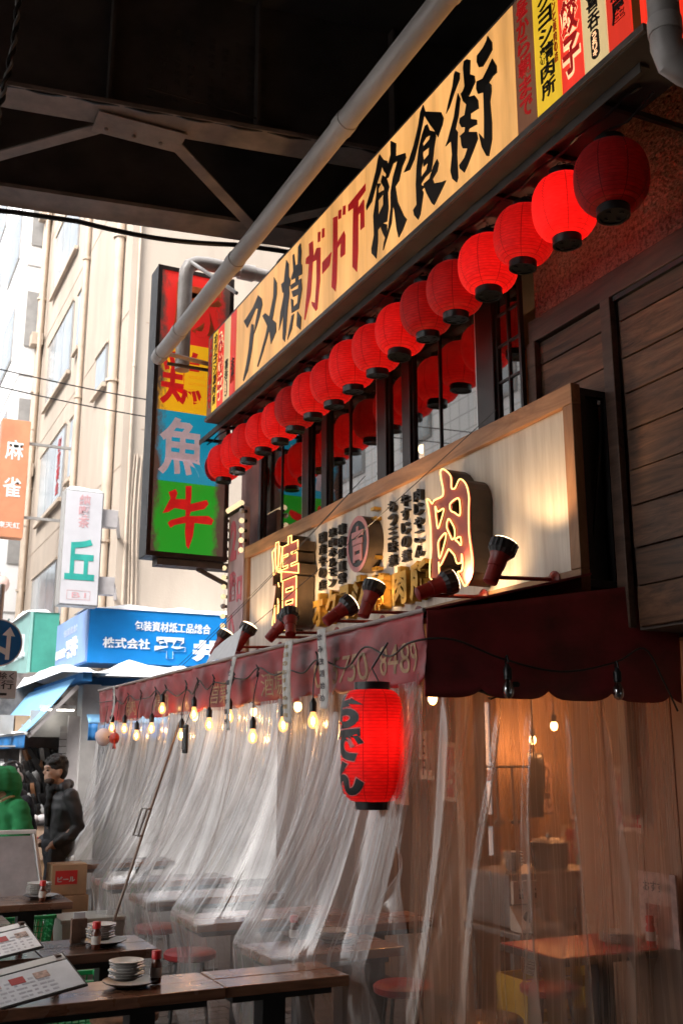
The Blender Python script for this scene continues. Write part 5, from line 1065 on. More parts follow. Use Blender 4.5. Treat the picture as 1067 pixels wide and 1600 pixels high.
for (x, y, z), lb, pw in zip(kit, klab, kpow):
    t = thing('bare_bulb', 'warm bare ' + lb, 'lamp', (x, y, z)); B().ell((0, 0, 0), (.03, .03, .038), 12, 8).build('bulb', emis('kitchen_bulb', (1, .55, .2), 7) if 'kitchen_bulb' not in MATS else MATS['kitchen_bulb'], t, smooth=180)
    B().lathe([(.018, .03), (.02, .08), (.006, .09)], 12).build('socket', blackp, t); B().tube([(0, 0, .085), (0, 0, max(.1, 2.31 - z))], .004, 5).build('cord', blackp, t)
    light('bulb_light', 'POINT', (0, 0, -.05), pw, (1, .40, .14), t, .035)
for i, (x, y) in enumerate(((3.9, 5.9), (4.05, 5.95), (4.2, 5.98))):
    t = thing('ladle', '%s steel ladle from the left hanging above the grill unit' % ordn[i], 'ladle', (x, y, 1.25), 0, 'ladles above the grill'); B().tube([(0, 0, 0), (0, .01, .34), (0, .03, .36)], .006, 6).build('handle', stain, t); B().lathe([(.001, -.03), (.03, -.022), (.045, .0), (.043, .0), (.028, -.018), (.001, -.026)], 16, cap=False).build('bowl', stain, t, smooth=60)
t = thing('utensil_rail', 'steel rail holding ladles above the grill unit', 'rail', (3.8, 5.93, 1.60)); B().tube([(0, 0, 0), (.6, .08, 0)], .008, 8).build('bar', stain, t); B().tube([(.0, 0, 0), (.0, 0, .7)], .006, 6).build('hanger', stain, t); B().tube([(.6, .08, 0), (.6, .08, .7)], .006, 6).build('hanger', stain, t)
t = thing('cooking_pot', 'dark cooking pot standing on the grill unit', 'pot', (4.25, 5.68, .97)); B().lathe([(.10, 0), (.115, .01), (.12, .15), (.126, .155), (.115, .152), (.11, .015), (.001, .012)], 24, cap=False).build('pot', black, t, smooth=50); B().lathe([(.12, .158), (.08, .18), (.02, .19), (.018, .21), (.001, .215)], 24, cap=False).build('lid', stain, t, smooth=50)
for i in range(5):
    o = B().lathe([(.03, 0), (.035, .005), (.068, .04), (.066, .04), (.03, .01), (.001, .009)], 18, cap=False).build('bowl', white_c, None, smooth=60); o.location = (3.92, 5.62, .975 + i * .018); tag(o, 'small bowl in the stack on the grill unit', 'bowl', 'bowls stacked on the grill')
t = thing('apron_hanging', 'dark cloth hanging beside the kitchen posters', 'cloth', (5.1, 6.95, 1.15)); sheet(lambda u, v: (-.07 + .14 * u + .015 * math.sin(v * 5), .02 * math.sin(u * 12), .55 - .5 * v), 16, 10, .004, 'cloth', black, t)
t = thing('bottle_shelf', 'kitchen counter shelf with bottles under the posters', 'shelf', (4.4, 6.95, 0)); B().box(0, 1.5, 0, .22, .62, .66).build('board', dm_, t); B().box(0, 1.5, .0, .2, 0, .62).build('cabinet', wallm, t)
for i in range(9):
    t = thing('liquor_bottle', '%s bottle from the left on the kitchen shelf' % ordn[i], 'bottle', (4.5 + i * .15, 7.03, .66), 0, 'bottles on the kitchen shelf'); h = .2 + .08 * ((i * 7) % 3) / 2
    B().lathe([(.03, 0), (.034, .01), (.034, h * .6), (.012, h * .78), (.012, h)], 14).build('bottle', (sauce, mat('green_bottle', (.03, .12, .04), .15, coat=.4) if i == 1 else MATS.get('green_bottle', sauce), ivory)[i % 3], t, smooth=50); B().lathe([(.013, h), (.013, h + .02), (.001, h + .02)], 10).build('cap', redcap, t)

# ------------------------------------------------------------------ things on the pavement at left
t = thing('easel_sign', 'white metal A-frame easel with grey board at the left edge', 'easel sign', (1.30, 8.62, 0))
wt = mat('white_tube', (.72, .72, .72), .35, .1, 5); gp = mat('grey_sheet', (.42, .40, .42), .4, .2, 5)
for x0, x1, y0 in ((-.32, -.42, -.12), (.22, .40, -.12), (-.30, -.42, .45), (.21, .36, .45)): B().beam((x0, .1, 1.08), (x1, y0, .006), .035, .022).build('leg', wt, t, bev=.004)
B().beam((-.33, .1, 1.09), (.235, .1, 1.09), .04, .03).build('top_bar', wt, t, bev=.004)
B().add([(-.31, .085, 1.06), (.2, .085, 1.06), (.30, -.03, .5), (-.38, -.03, .5), (-.31, .08, 1.06), (.2, .08, 1.06), (.30, -.035, .5), (-.38, -.035, .5)], [(0, 1, 2, 3), (4, 5, 6, 7), (0, 1, 5, 4), (1, 2, 6, 5), (2, 3, 7, 6), (3, 0, 4, 7)]).build('board', gp, t)
card = mat('cardboard', (.42, .26, .15), .8, .15, 6); redprint = mat('red_box_print', (.55, .02, .02), .6)
def carton(lab, x, y, z, L, D_, H, print_=None, rz=0):
    t = thing('carton', lab, 'box', (x, y, z), rz, 'cardboard cartons'); B().box(0, L, 0, D_, 0, H).build('box', card, t, bev=.006); B().box(0, L, D_ / 2 - .025, D_ / 2 + .025, H + .0005, H + .0015).build('tape', mat('tape', (.5, .36, .22), .3) if 'tape' not in MATS else MATS['tape'], t)
    if print_:
        B().box(L * .1, L * .72, -.0025, -.0005, H * .35, H * .8).build('print_panel', redprint if print_ != 'アサヒ' else card, t)
        b = B(); text_to(b, print_, FY(L * .41, -.0025, H * .52), L * .5, H * .18, .04, .002); b.build('lettering', white_c if print_ != 'アサヒ' else redprint, t)
carton('cardboard carton with red print panel at the top of the far stack', 1.80, 9.35, .52, .30, .25, .25, 'ビール'); carton('cardboard carton lower in the far stack beside the easel', 1.78, 9.33, .26, .34, .27, .255); carton('bottom cardboard carton of the far stack', 1.76, 9.30, .005, .36, .3, .25)
carton('cardboard carton with brush print behind the easel leg', 1.50, 9.5, .50, .24, .25, .24, 'アサヒ'); carton('plain cardboard carton under the brush printed one', 1.48, 9.48, .005, .28, .3, .49)
grn = mat('green_plastic', (.015, .30, .09), .4, .15, 6); clr = mat('clear_grey_plastic', (.42, .42, .38), .35, .1, 6, alpha=.75)
def basket(lab, x, y, z, m, L=.40, D_=.28, H=.22, rz=0):
    t = thing('basket', lab, 'basket', (x, y, z), rz, 'shopping baskets'); f = .86
    for k, (a, c) in enumerate((((0, 0), (L, 0)), ((L, 0), (L, D_)), ((L, D_), (0, D_)), ((0, D_), (0, 0)))):
        def cor(p, h): return Vector((L / 2 + (p[0] - L / 2) * (f + (1 - f) * h / H), D_ / 2 + (p[1] - D_ / 2) * (f + (1 - f) * h / H), h))
        B().beam(cor(a, H), cor(c, H), .03, .025).build('rim', m, t, bev=.004)
        n_ = 12 if k % 2 == 0 else 8
        for i in range(n_ + 1):
            p = (a[0] + (c[0] - a[0]) * i / n_, a[1] + (c[1] - a[1]) * i / n_); B().beam(cor(p, 0), cor(p, H), .007, .007).build('slat', m, t)
        for h in (.04, .08, .12, .16): B().beam(cor(a, h), cor(c, h), .006, .006).build('slat', m, t)
    B().box(L * .08, L * .92, D_ * .08, D_ * .92, 0, .008).build('base', m, t)
basket('green plastic shopping basket under the third row table', 1.17, 7.95, .33, grn); carton('low box under the green basket', 1.17, 7.93, .005, .42, .32, .32)
basket('green plastic basket on the ground behind the nearest tables', 1.0, 6.05, .22, grn, .5, .3, .24); carton('low box under the green basket at left', 1.0, 6.03, .013, .5, .34, .2)
t = thing('storage_bin', 'grey translucent storage bin beside the green basket', 'bin', (1.66, 8.0, .10)); B().add([(0, 0, 0), (.4, 0, 0), (.4, .3, 0), (0, .3, 0), (-.03, -.03, .4), (.43, -.03, .4), (.43, .33, .4), (-.03, .33, .4)], [(0, 1, 2, 3), (0, 1, 5, 4), (1, 2, 6, 5), (2, 3, 7, 6), (3, 0, 4, 7)]).build('tub', clr, t, bev=0); B().box(-.045, .445, -.045, .345, .39, .42).build('lid', clr, t, bev=.006)
for x in (0.02, .36): B().box(x, x + .03, .02, .28, -.09, 0).build('foot', black, t)

# ------------------------------------------------------------------ road sign with street lamp post
rs = thing('road_sign', 'round blue road sign with white arrows above a grey plate', 'road sign', (1.17, 9.0, 0))
bl = mat('sign_blue', (.008, .10, .27), .4, .15, 5); wl = mat('sign_white', (.62, .56, .54), .45, .1, 5); gsl = mat('sign_grey', (.45, .42, .42), .5, .12, 5)
B().tube([(0, .05, 0), (0, .05, 3.1)], .03, 12).build('post', alum, rs, smooth=60)
cir = [(.20 * math.cos(R(a)), .20 * math.sin(R(a))) for a in range(0, 360, 6)]
B().prism(cir, FY(0, .012, 2.60), .008).build('disc_rim', wl, rs, smooth=40); B().prism([(.94 * x, .94 * y) for x, y in cir], FY(0, .004, 2.60), .002).build('disc', bl, rs)
F = FY(.03, .002, 2.60)
B().prism([(.035, -.14), (.068, -.14), (.072, .06), (.105, .055), (.06, .135), (.0, .065), (.038, .06)], F, .002).build('arrow', wl, rs); B().prism([(.036, -.05), (.034, -.10), (-.04, -.06), (-.12, -.055), (-.12, -.09), (-.16, -.04), (-.12, .0), (-.12, -.03), (-.03, -.02)], F, .003).build('arrow', wl, rs)
B().box(-.28, .172, .0, .012, 2.14, 2.37).build('plate', gsl, rs, bev=.004)
b = B(); text_to(b, '自転車を除く', FY(-.06, 0, 2.325), .42, .06, .012, .002); text_to(b, '一方通行', FY(-.06, 0, 2.25), .42, .07, .016, .002); b.box(-.27, .14, -.002, 0, 2.287, 2.291).box(-.25, .10, -.002, 0, 2.165, 2.185); b.build('lettering', black_l, rs)
lp = thing('street_lamp', 'dark green ornamental lamp post top with round globe at the left edge', 'street lamp', (2.42, 20.0, 0))
gm = mat('dark_green_iron', (.03, .10, .095), .5, .3, 5)
B().lathe([(.09, 0), (.07, .8), (.05, 1.0), (.05, 4.6), (.07, 4.65), (.05, 4.7), (.05, 5.1), (.09, 5.15), (.02, 5.3), (.045, 5.38), (.001, 5.6)], 14).build('post', gm, lp, smooth=40)
B().tube([(0, 0, 4.75), (.12, 0, 4.9), (.15, 0, 4.72)], .02, 8).build('bracket', gm, lp); B().ell((.16, 0, 4.85), (.15, .15, .17)).build('globe', mat('lamp_globe', (.7, .5, .45), .3), lp, smooth=180)
for a in (-1, 1): B().beam((0, 0, 3.6), (.35 * a, 0, 4.2), .03, .03).build('scroll', gm, lp)

# ------------------------------------------------------------------ cream building across the street
cb = thing('cream_building', 'tall cream rendered building with drainpipes and grey windows across the street', 'building', (0, 0, 0))
CX_, CY_ = 3.78, 16.0
B().box(CX_, 22, CY_, CY_ + 9.2, 0, 24).build('wall', cream, cb)
for z in (3.2, 5.05, 6.95, 8.85, 10.8): B().box(CX_ + .3, 22, CY_ - .006, CY_ - .001, z, z + .018).build('joint', mat('joint_line', (.42, .33, .26), .8) if 'joint_line' not in MATS else MATS['joint_line'], cb)
for x in (5.6, 8.2): B().box(x, x + .015, CY_ - .005, CY_ - .001, 0, 20).build('joint', MATS['joint_line'], cb)
for z in (6.3, 9.0, 11.8, 14.6): B().box(CX_ - .006, CX_ - .001, CY_, CY_ + 9.2, z, z + .02).build('joint', MATS['joint_line'], cb)
def dpipe(x, y, r, z1=20, joints=()):
    o = B().tube([(x, y, 0), (x, y, z1)], r, 12).build('drainpipe', cream_pipe, cb, smooth=60)
    for z in joints: B().tube([(x, y, z), (x, y, z + .05)], r * 1.35, 12).build('pipe_clamp', cream_pipe, o)
dpipe(CX_ - .10, CY_ + .55, .085, 20, (5.1, 7.9, 10.6)); dpipe(CX_ - .08, CY_ + 3.6, .06, 20, (6.0, 8.6, 11.6, 14)); dpipe(CX_ - .1, CY_ + 9.05, .09, 22, (5.5, 8, 10.5, 13, 16)); dpipe(CX_ - .16, CY_ + 8.6, .05, 22, (7, 9.4))
dpipe(CX_ + .12, CY_ - .05, .025, 20, (5, 8)); 
for z in (8.3, 11.7, 15.2): B().box(CX_ - .32, CX_ - .04, CY_ + 8.8, CY_ + 9.15, z, z + .32).build('pipe_box', cream_pipe, cb, bev=.01)
def swin(y0, y1, z0, z1, n_=2, extra=None):
    o = B().box(CX_ - .03, CX_ + .01, y0, y1, z0, z1).build('window', wframe, cb)
    for i in range(n_):
        a = y0 + .05 + (y1 - y0 - .1) * i / n_; c = y0 + .05 + (y1 - y0 - .1) * (i + 1) / n_; B().box(CX_ - .038, CX_ - .031, a + .02, c - .02, z0 + .06, z1 - .06).build('pane', glass_far, o)
    B().box(CX_ - .10, CX_ - .0305, y0 - .05, y1 + .05, z0 - .09, z0 - .01).build('sill', cream_pipe, o)
    B().box(CX_ - .06, CX_ - .0305, y0 - .03, y1 + .03, z1 + .005, z1 + .05).build('lintel', cream_pipe, o)
for z in (4.0, 6.9, 9.7, 12.6, 15.5): swin(CY_ + 5.0, CY_ + 7.9, z, z + 1.6, 3)
for z in (8.2, 12.9): swin(CY_ + 1.4, CY_ + 2.3, z, z + .75, 1)
for z in (4.3, 7.1, 9.9, 13.2): swin(CY_ + 4.05, CY_ + 4.5, z, z + 1.3, 1)
b = B(); vtext(b, '個室宴会', FX(CX_ - .042, CY_ + 5.5, 7.7), .35, 1.3, .02, .004); b.build('window_lettering', pr_, cb)
for x, z, r in ((CX_ + .25, 0, .02), (CX_ + .32, 0, .012), (CX_ + .2, 0, .015)): B().tube([(x + .02 * math.sin(q), CY_ - .03, q * .5) for q in range(14)], r, 6).build('service_cable', cream_pipe, cb)
# white building further along
wbd = thing('white_building', 'bright white panelled building at the left edge beyond the cream one', 'building', (0, 0, 0))
B().box(3.30, 22, 25.3, 45, 0, 40).build('wall', white_wall, wbd)
for z in range(2, 38, 3): B().box(3.29, 3.299, 25.3, 45, z, z + .05).box(3.3, 22, 25.29, 25.299, z, z + .05).build('joint', wframe, wbd)
for y in (27, 31, 35):
    for z in (6, 9, 12, 15, 18, 21): o = B().box(3.27, 3.31, y, y + 2.2, z, z + 1.6).build('window', wframe, wbd); B().box(3.262, 3.269, y + .08, y + 2.12, z + .08, z + 1.52).build('pane', glass_far, o)
for z in (6.2, 8.9, 11.8, 14.6): B().box(3.34, 3.7, 25.27, 25.289, z, z + 1.5).build('window', wframe, wbd)
bb_ = thing('brown_building', 'low brown building glimpsed behind the lamp post', 'building', (0, 0, 0)); B().box(2.6, 3.25, 26, 40, 0, 6.0).build('wall', mat('brown_brick', (.28, .13, .09), .8, .3, 3, .2), bb_); B().box(2.5, 3.28, 25.9, 40, 6.0, 6.15).build('coping', wframe, bb_)
# white tiled building on the other side of the street (mirrored in the upper windows)
tb = thing('tiled_building', 'white tiled building opposite, mirrored in the upper floor windows', 'building', (0, 0, 0))
def tile_mat():
    m, n, l, p = _new('white_tiles'); tc = n.new('ShaderNodeTexCoord'); mp = n.new('ShaderNodeMapping'); mp.inputs['Rotation'].default_value = (0, R(90), 0); l.new(tc.outputs['Object'], mp.inputs[0])
    sx = n.new('ShaderNodeSeparateXYZ'); l.new(tc.outputs['Object'], sx.inputs[0]); cx_ = n.new('ShaderNodeCombineXYZ'); l.new(sx.outputs[1], cx_.inputs[0]); l.new(sx.outputs[2], cx_.inputs[1])
    bk = n.new('ShaderNodeTexBrick'); bk.offset = 0; bk.inputs['Scale'].default_value = 1; bk.inputs['Brick Width'].default_value = .45; bk.inputs['Row Height'].default_value = .45; bk.inputs['Mortar Size'].default_value = .022
    bk.inputs['Color1'].default_value = (.86, .86, .86, 1); bk.inputs['Color2'].default_value = (.80, .80, .81, 1); bk.inputs['Mortar'].default_value = (.55, .55, .56, 1); l.new(cx_.outputs[0], bk.inputs['Vector']); l.new(bk.outputs['Color'], p.inputs['Base Color']); p.inputs['Roughness'].default_value = .5; return m
B().box(-16, -6.5, 13, 44, 0, 17).build('wall', tile_mat(), tb)
for y in (15, 19, 23, 27, 31, 35):
    for z in (3.4, 6.8, 10.2, 13.4): o = B().box(-6.52, -6.46, y, y + 1.7, z, z + 1.7).build('window', wframe, tb); B().box(-6.455, -6.449, y + .1, y + 1.6, z + .1, z + 1.6).build('pane', glass_far, o)

# ------------------------------------------------------------------ shop under the cream building
sh = thing('blue_shop_fascia', 'bright blue shop fascia with white lettering wrapped round the street corner', 'sign', (0, 0, 0))
blf = mat('blue_fascia', (.004, .20, .56), .4, .1, 2); bls = mat('blue_fascia_side', (.22, .34, .62), .5, .15, 2); whl = mat('white_letter', (.82, .84, .86), .4, .05, 5)
B().box(3.20, 7.0, 15.0, 15.9, 3.0, 3.80).build('front_box', blf, sh, bev=.01); B().box(3.17, 3.199, 15.02, 17.3, 3.02, 3.78).build('side_panel', bls, sh)
b = B(); text_to(b, '包装資材紙工品総合', FY(4.46, 15.0, 3.57), 1.18, .15, .016, .01); b.build('lettering', whl, sh); b = B(); text_to(b, '株式会社', FY(3.76, 15.0, 3.30), .70, .155, .018, .02); b.build('lettering', whl, sh)
b = B(); text_to(b, '平', FY(4.42, 15.0, 3.26), .47, .32, .07, .02); b.build('lettering', whl, sh); b = B(); text_to(b, '井', FY(5.0, 15.0, 3.24), .47, .32, .07, .02); b.build('lettering', whl, sh)
b = B(); text_to(b, '平井', FX(3.17, 16.0, 3.30), .8, .3, .06, .02); text_to(b, '株式会社', FX(3.17, 16.85, 3.27), .7, .14, .03, .02); b.build('lettering', whl, sh); b = B(); text_to(b, '包装資材', FX(3.17, 16.2, 3.58), 1.0, .12, .02, .005); b.build('lettering', mat('pale_blue_letter', (.45, .52, .7), .5), sh)
def snow_cap(lab, x0, x1, y0, y1, z, h=.08):
    P = lambda u, v: (x0 + (x1 - x0) * u, y0 + (y1 - y0) * v, z + h * (min(1, 6 * u, 6 * (1 - u)) * min(1, 5 * v, 5 * (1 - v))) * (1 + .7 * noise.noise((u * (x1 - x0) * 3, v * (y1 - y0) * 3, z))))
    tag(B().grid(P, 30, 16).build('snow_drift', snow, smooth=180), lab, 'snow', kind='stuff')
snow_cap('snow lying along the top of the blue fascia', 3.15, 7.0, 14.98, 15.92, 3.80, .09)
tl_ = thing('teal_fascia', 'pale teal shop fascia with white raised letters beyond the blue one', 'sign', (0, 0, 0)); tealm = mat('teal_panel', (.30, .55, .52), .4, .12, 3); teald = mat('teal_side', (.06, .33, .27), .5, .15, 3)
B().box(2.95, 3.4, 18.42, 18.46, 3.1, 4.15).build('end_panel', teald, tl_); B().box(2.90, 2.95, 18.4, 22.5, 3.1, 4.15).build('panel', tealm, tl_)
b = B(); text_to(b, 'FUTUNOIL', FX(2.90, 19.9, 3.6), 2.3, .42, .02, .05); b.build('lettering', whl, tl_); snow_cap('snow heap on the teal fascia', 2.85, 3.4, 18.4, 22, 4.15, .12)
# hanging signs
ks = thing('cafe_sign', 'white vertical hanging sign with teal character on the cream building', 'sign', (0, 0, 0)); wf = mat('sign_face_white', (.60, .59, .62), .35, .06, 3); teal_l = mat('teal_letter', (.03, .36, .31), .5, .2, 5); pinkl2 = mat('pale_pink_letter', (.62, .36, .38), .5)
B().box(2.66, 3.225, 14.60, 14.85, 3.755, 5.44).build('case', wframe, ks, bev=.01); B().box(2.68, 3.205, 14.588, 14.599, 3.775, 5.42).build('face', wf, ks)
b = B(); vtext(b, '純喫茶', FY(2.95, 14.588, 5.13), .16, .50, .02, .004); b.build('lettering', pinkl2, ks); b = B(); text_to(b, '丘', FY(2.93, 14.588, 4.42), .42, .60, .03, .005); b.build('lettering', teal_l, ks)
b = B(); text_to(b, 'B1', FY(2.94, 14.588, 3.905), .2, .075, .0, .004); b.build('lettering', pinkl2, ks); b = B(); b.box(2.77, 3.10, 14.585, 14.5878, 3.84, 3.845).box(2.77, 3.10, 14.585, 14.5878, 3.965, 3.97).box(2.77, 2.775, 14.585, 14.5878, 3.845, 3.965).box(3.095, 3.1, 14.585, 14.5878, 3.845, 3.965); b.build('printed_border', pinkl2, ks)
for z in (3.95, 4.95): B().box(3.226, 3.46, 14.66, 14.8, z, z + .26).build('bracket', gsl, ks, bev=.005)
for z in (4.0, 5.0): B().beam((3.46, 14.73, z + .1), (3.8, 16.0, z + .1), .05, .05).build('bracket_arm', gsl, ks)
snow_cap('snow on top of the white cafe sign', 2.66, 3.225, 14.6, 14.86, 5.44, .07)
og = thing('mahjong_sign', 'faded orange vertical sign at the left edge', 'sign', (0, 0, 0)); ogm = mat('faded_orange', (.60, .25, .13), .5, .15, 2)
B().box(2.36, 2.90, 20.0, 20.25, 5.76, 8.12).build('case', ogm, og, bev=.01)
for s_, z_, w_, h_ in (('麻', 7.5, .34, .4), ('雀', 6.75, .34, .4), ('東天紅', 6.0, .4, .12)): b = B(); text_to(b, s_, FY(2.63, 20.0, z_), w_, h_, .012, .006); b.build('lettering', whl, og)
for z in (6.2, 7.7): B().beam((2.9, 20.12, z), (3.78, 20.12, z), .05, .05).build('bracket', wframe, og)
# blue shop awnings
bam = mat('blue_awning', (.20, .44, .70), .6, .12, 3, .1); bav = mat('blue_awning_valance', (.02, .16, .42), .6, .2, 5)
a1 = thing('blue_awning', 'sloping blue shop awning with snow along its top at the left edge', 'awning', (0, 0, 0))
def bawn(u, v): return (2.80 - .58 * v, 13.8 + 7 * u, 2.68 - .70 * v - .03 * math.sin(v * 3.14) * (1 + .5 * math.sin(u * 40)))
sheet(bawn, 40, 10, .01, 'cover', bam, a1)
def bval(u, v): return (2.21 - .02 * math.sin(u * 60) * v, 13.8 + 7 * u, 1.95 - .17 * v)
sheet(bval, 60, 5, .006, 'valance', bav, a1); B().tube([(2.215, 13.75, 1.965), (2.215, 20.8, 1.965)], .02, 8).build('front_bar', wt, a1); B().beam((2.85, 13.83, 2.58), (2.25, 13.83, 1.92), .03, .05).build('arm', gsl, a1)
B().box(2.88, 3.0, 13.7, 20.8, 2.64, 2.76).build('roller_case', bav, a1)
snow_cap('snow along the top of the sloping blue awning', 2.6, 3.25, 13.65, 20.8, 2.75, .16); snow_cap('thin snow line on the lower bar of the blue awning', 2.16, 2.28, 13.8, 20.5, 1.975, .05)
a2 = thing('blue_side_awning', 'second blue awning under the fascia facing the bridge', 'awning', (0, 0, 0))
sheet(lambda u, v: (3.02 + 1.1 * u, 14.6 - .75 * v, 2.66 - .55 * v), 20, 8, .01, 'cover', bam, a2); sheet(lambda u, v: (3.02 + 1.1 * u, 13.85 + .01 * math.sin(u * 50), 2.10 - .22 * v), 60, 4, .006, 'valance', bav, a2); B().box(3.05, 4.15, 14.5, 14.7, 2.64, 2.76).build('roller_case', bav, a2)
snow_cap('snow bank on the second blue awning top', 2.95, 7, 14.2, 15.0, 2.76, .16)
# shoe shop
ss = thing('shoe_shop', 'open shoe shop front with shelves and grey corner pillar below the awnings', 'shop', (0, 0, 0)); shelfm = mat('shop_shelf', (.42, .40, .38), .5, .15, 4); pil = mat('grey_pillar', (.40, .38, .37), .6, .2, 3)
B().box(2.95, 3.20, 14.0, 14.3, 0, 2.62).build('pillar', pil, ss, bev=.01); B().box(3.2, 7, 14.25, 14.35, 0, 2.62).build('front_wall', pil, ss); B().box(1.2, 7, 17.4, 17.5, 0, 3.0).build('back_wall', mat('shop_back', (.14, .12, .11), .8, .5, 6), ss)
B().box(2.80, 2.949, 14.06, 14.10, 0, 2.2).build('shutter_guide', gsl, ss)
for i in range(22): B().box(2.70, 2.80, 14.08, 14.09, .1 + i * .09, .18 + i * .09).build('shutter_slat', pil, ss)
B().box(2.35, 2.95, 14.3, 14.36, 1.93, 2.28).build('header_panel', shelfm, ss)
for z in (.75, 1.02, 1.28, 1.54, 1.80): B().box(1.55, 2.28, 14.5, 14.8, z, z + .02).build('shelf', shelfm, ss)
for x in (1.55, 1.92, 2.27): B().box(x, x + .02, 14.49, 14.5, .1, 2.1).build('shelf_upright', shelfm, ss)
B().box(2.28, 2.78, 14.52, 14.54, .5, 1.92).build('pegboard', mat('pegboard', (.2, .18, .17), .7, .3, 6), ss)
for i in range(6): B().box(1.6 + i * .2, 1.78 + i * .2, 14.6, 14.75, 1.97, 2.22).build('shoe_box', (card, mat('yellow_box', (.7, .48, .03), .5) if i == 1 else MATS.get('yellow_box', card), shelfm)[i % 3], ss)
fl = thing('fluorescent_lamp', 'lit fluorescent tube lamp under the blue awning', 'lamp', (2.42, 13.95, 2.27)); B().tube([(0, 0, 0), (.42, 0, 0)], .009, 8).build('tube', emis('fluorescent', (1, .93, .8), 5), fl); B().box(-.02, .44, -.03, .03, .018, .06).build('housing', wt, fl)
light('tube_light', 'POINT', (.2, .15, -.1), .9, (1, .93, .82), fl, .1)
def shoe_mesh():
    b = B(); prof = [(0, .03, .075, .07), (.05, .034, .085, .08), (.11, .034, .06, .055), (.17, .04, .04, .035), (.225, .042, .03, .03), (.255, .02, .016, .02)]
    vs = []
    for x, hw, h, _ in prof: vs += [(x, -hw, 0), (x, -hw * .8, h), (x, hw * .8, h), (x, hw, 0)]
    k = len(prof); b.add(vs, [(i * 4 + j, (i + 1) * 4 + j, (i + 1) * 4 + (j + 1) % 4, i * 4 + (j + 1) % 4) for i in range(k - 1) for j in range(4)] + [(0, 1, 2, 3), tuple(range(4 * k - 4, 4 * k))[::-1]]); return b
shm = [mat('shoe_black', (.02, .02, .021), .4, .2, 9), mat('shoe_brown', (.16, .07, .03), .45, .2, 9), mat('shoe_tan', (.45, .24, .06), .5, .2, 9), mat('shoe_grey', (.4, .4, .4), .5, .2, 9)]
smesh = [shoe_mesh().build('shoe', q, smooth=60) for q in shm]
for q in smesh: COL.objects.unlink(q)
def put_shoe(k, loc, rot, lab, grp):
    o = smesh[k].copy(); COL.objects.link(o); o.location = loc; o.rotation_euler = rot; tag(o, lab, 'shoe', grp)
for r_, z in enumerate((.77, 1.04, 1.30, 1.56)):
    for i in range(6): put_shoe((r_ + i * (1 if r_ != 2 else 0)) % 4 if r_ != 2 else 2, (1.62 + i * .115, 14.76, z), (0, 0, R(-90) + rnd.uniform(-.1, .1)), 'shoe lined up on the %s shelf of the shoe shop' % ('lowest', 'second lowest', 'second highest', 'highest')[r_], 'shoes on the %s shelf' % ('lowest', 'second lowest', 'second highest', 'highest')[r_])
for i in range(7):
    for j in range(9):
        put_shoe((0, 0, 1, 0, 3, 0, 0)[(i * 3 + j * 2) % 7], (2.32 + i * .07 + rnd.uniform(-.01, .01), 14.50 + rnd.uniform(-.02, .01), .62 + j * .145 + rnd.uniform(-.02, .02)), (R(90), R(70 + rnd.uniform(-15, 15)), R(rnd.uniform(-20, 20))), 'dark shoe hanging on the crowded pegboard of the shoe shop', 'shoes hung on the pegboard')
sk = thing('sale_stand', 'low display stand with sale card in front of the shoe shop', 'stand', (2.25, 13.4, 0)); B().box(0, .55, 0, .3, .45, .85).build('front', mat('sale_card', (.6, .42, .30), .6, .2, 6), sk); B().box(-.02, .57, -.02, .32, .85, .88).build('tray', black, sk); B().box(.02, .53, .02, .28, 0, .45).build('base', card, sk)
b = B(); text_to(b, 'SALE', FY(.27, 0, .66), .36, .12, .02, .004); b.build('lettering', pr_, sk)
for i in range(4):
    o = B().ell((0, 0, 0), (.09, .07, .06), 12, 8).build('folded_cloth', (wl, gsl, ivory, card)[i], None, smooth=180); o.location = (2.33 + i * .13, 13.55, .92); tag(o, '%s bundled cloth from the left on the sale stand' % ordn[i], 'cloth', 'cloths on the sale stand')
# overhead wires
for i, (z0, z1, y) in enumerate(((7.42, 7.28, 15.3), (7.22, 7.05, 15.5))):
    tag(B().tube([(-6.45, y, z0 + .45), (-3.5, y, z0 + .16)] + [(-1.0 + q * .4, y, z0 + (z1 - z0) * (q - 5) / 14 - .12 * math.sin(max(0, (q - 5) / 14) * math.pi)) for q in range(20)] + [(9.0, y, z1 + .1), (9.0, 16.0, z1 + .1)], .011, 5).build('overhead_wire', black), '%s of two black wires crossing in front of the cream building' % ('upper', 'lower')[i], 'wire')

# ------------------------------------------------------------------ people
def remesh(b, vox, name, m, parent, it=6, wr=0.0):
    o = b.build(name, m, None); md = o.modifiers.new('r', 'REMESH'); md.mode = 'VOXEL'; md.voxel_size = vox; sm = o.modifiers.new('s', 'SMOOTH'); sm.factor = .5; sm.iterations = it
    dg = bpy.context.evaluated_depsgraph_get(); me = bpy.data.meshes.new_from_object(o.evaluated_get(dg)); o.modifiers.clear(); old = o.data; o.data = me; bpy.data.meshes.remove(old)
    me.polygons.foreach_set('use_smooth', [True] * len(me.polygons))
    if not me.materials: me.materials.append(m)
    if wr:      # cloth folds
        N = [q.normal.copy() for q in me.vertices]
        for q, nn in zip(me.vertices, N):
            c_ = q.co; f_ = noise.noise((c_.x * 7, c_.y * 7, c_.z * 13)); g_ = noise.noise((c_.x * 16 + 5, c_.y * 16, c_.z * 26)); q.co = c_ + nn * wr * ((1 - 2.4 * abs(f_)) + .45 * g_)
    o.parent = parent; return o
def limb(b, pts, rs):
    b.tube(pts, rs, 12)
    for p, r in zip(pts, rs): b.ell(p, (r, r, r), 12, 8)
skin = mat('skin', (.46, .27, .19), .5, .1, 20); skin2 = mat('skin_pale', (.58, .36, .28), .5, .1, 20); hairm = mat('black_hair', (.012, .01, .009), .5, .4, 60, .6)
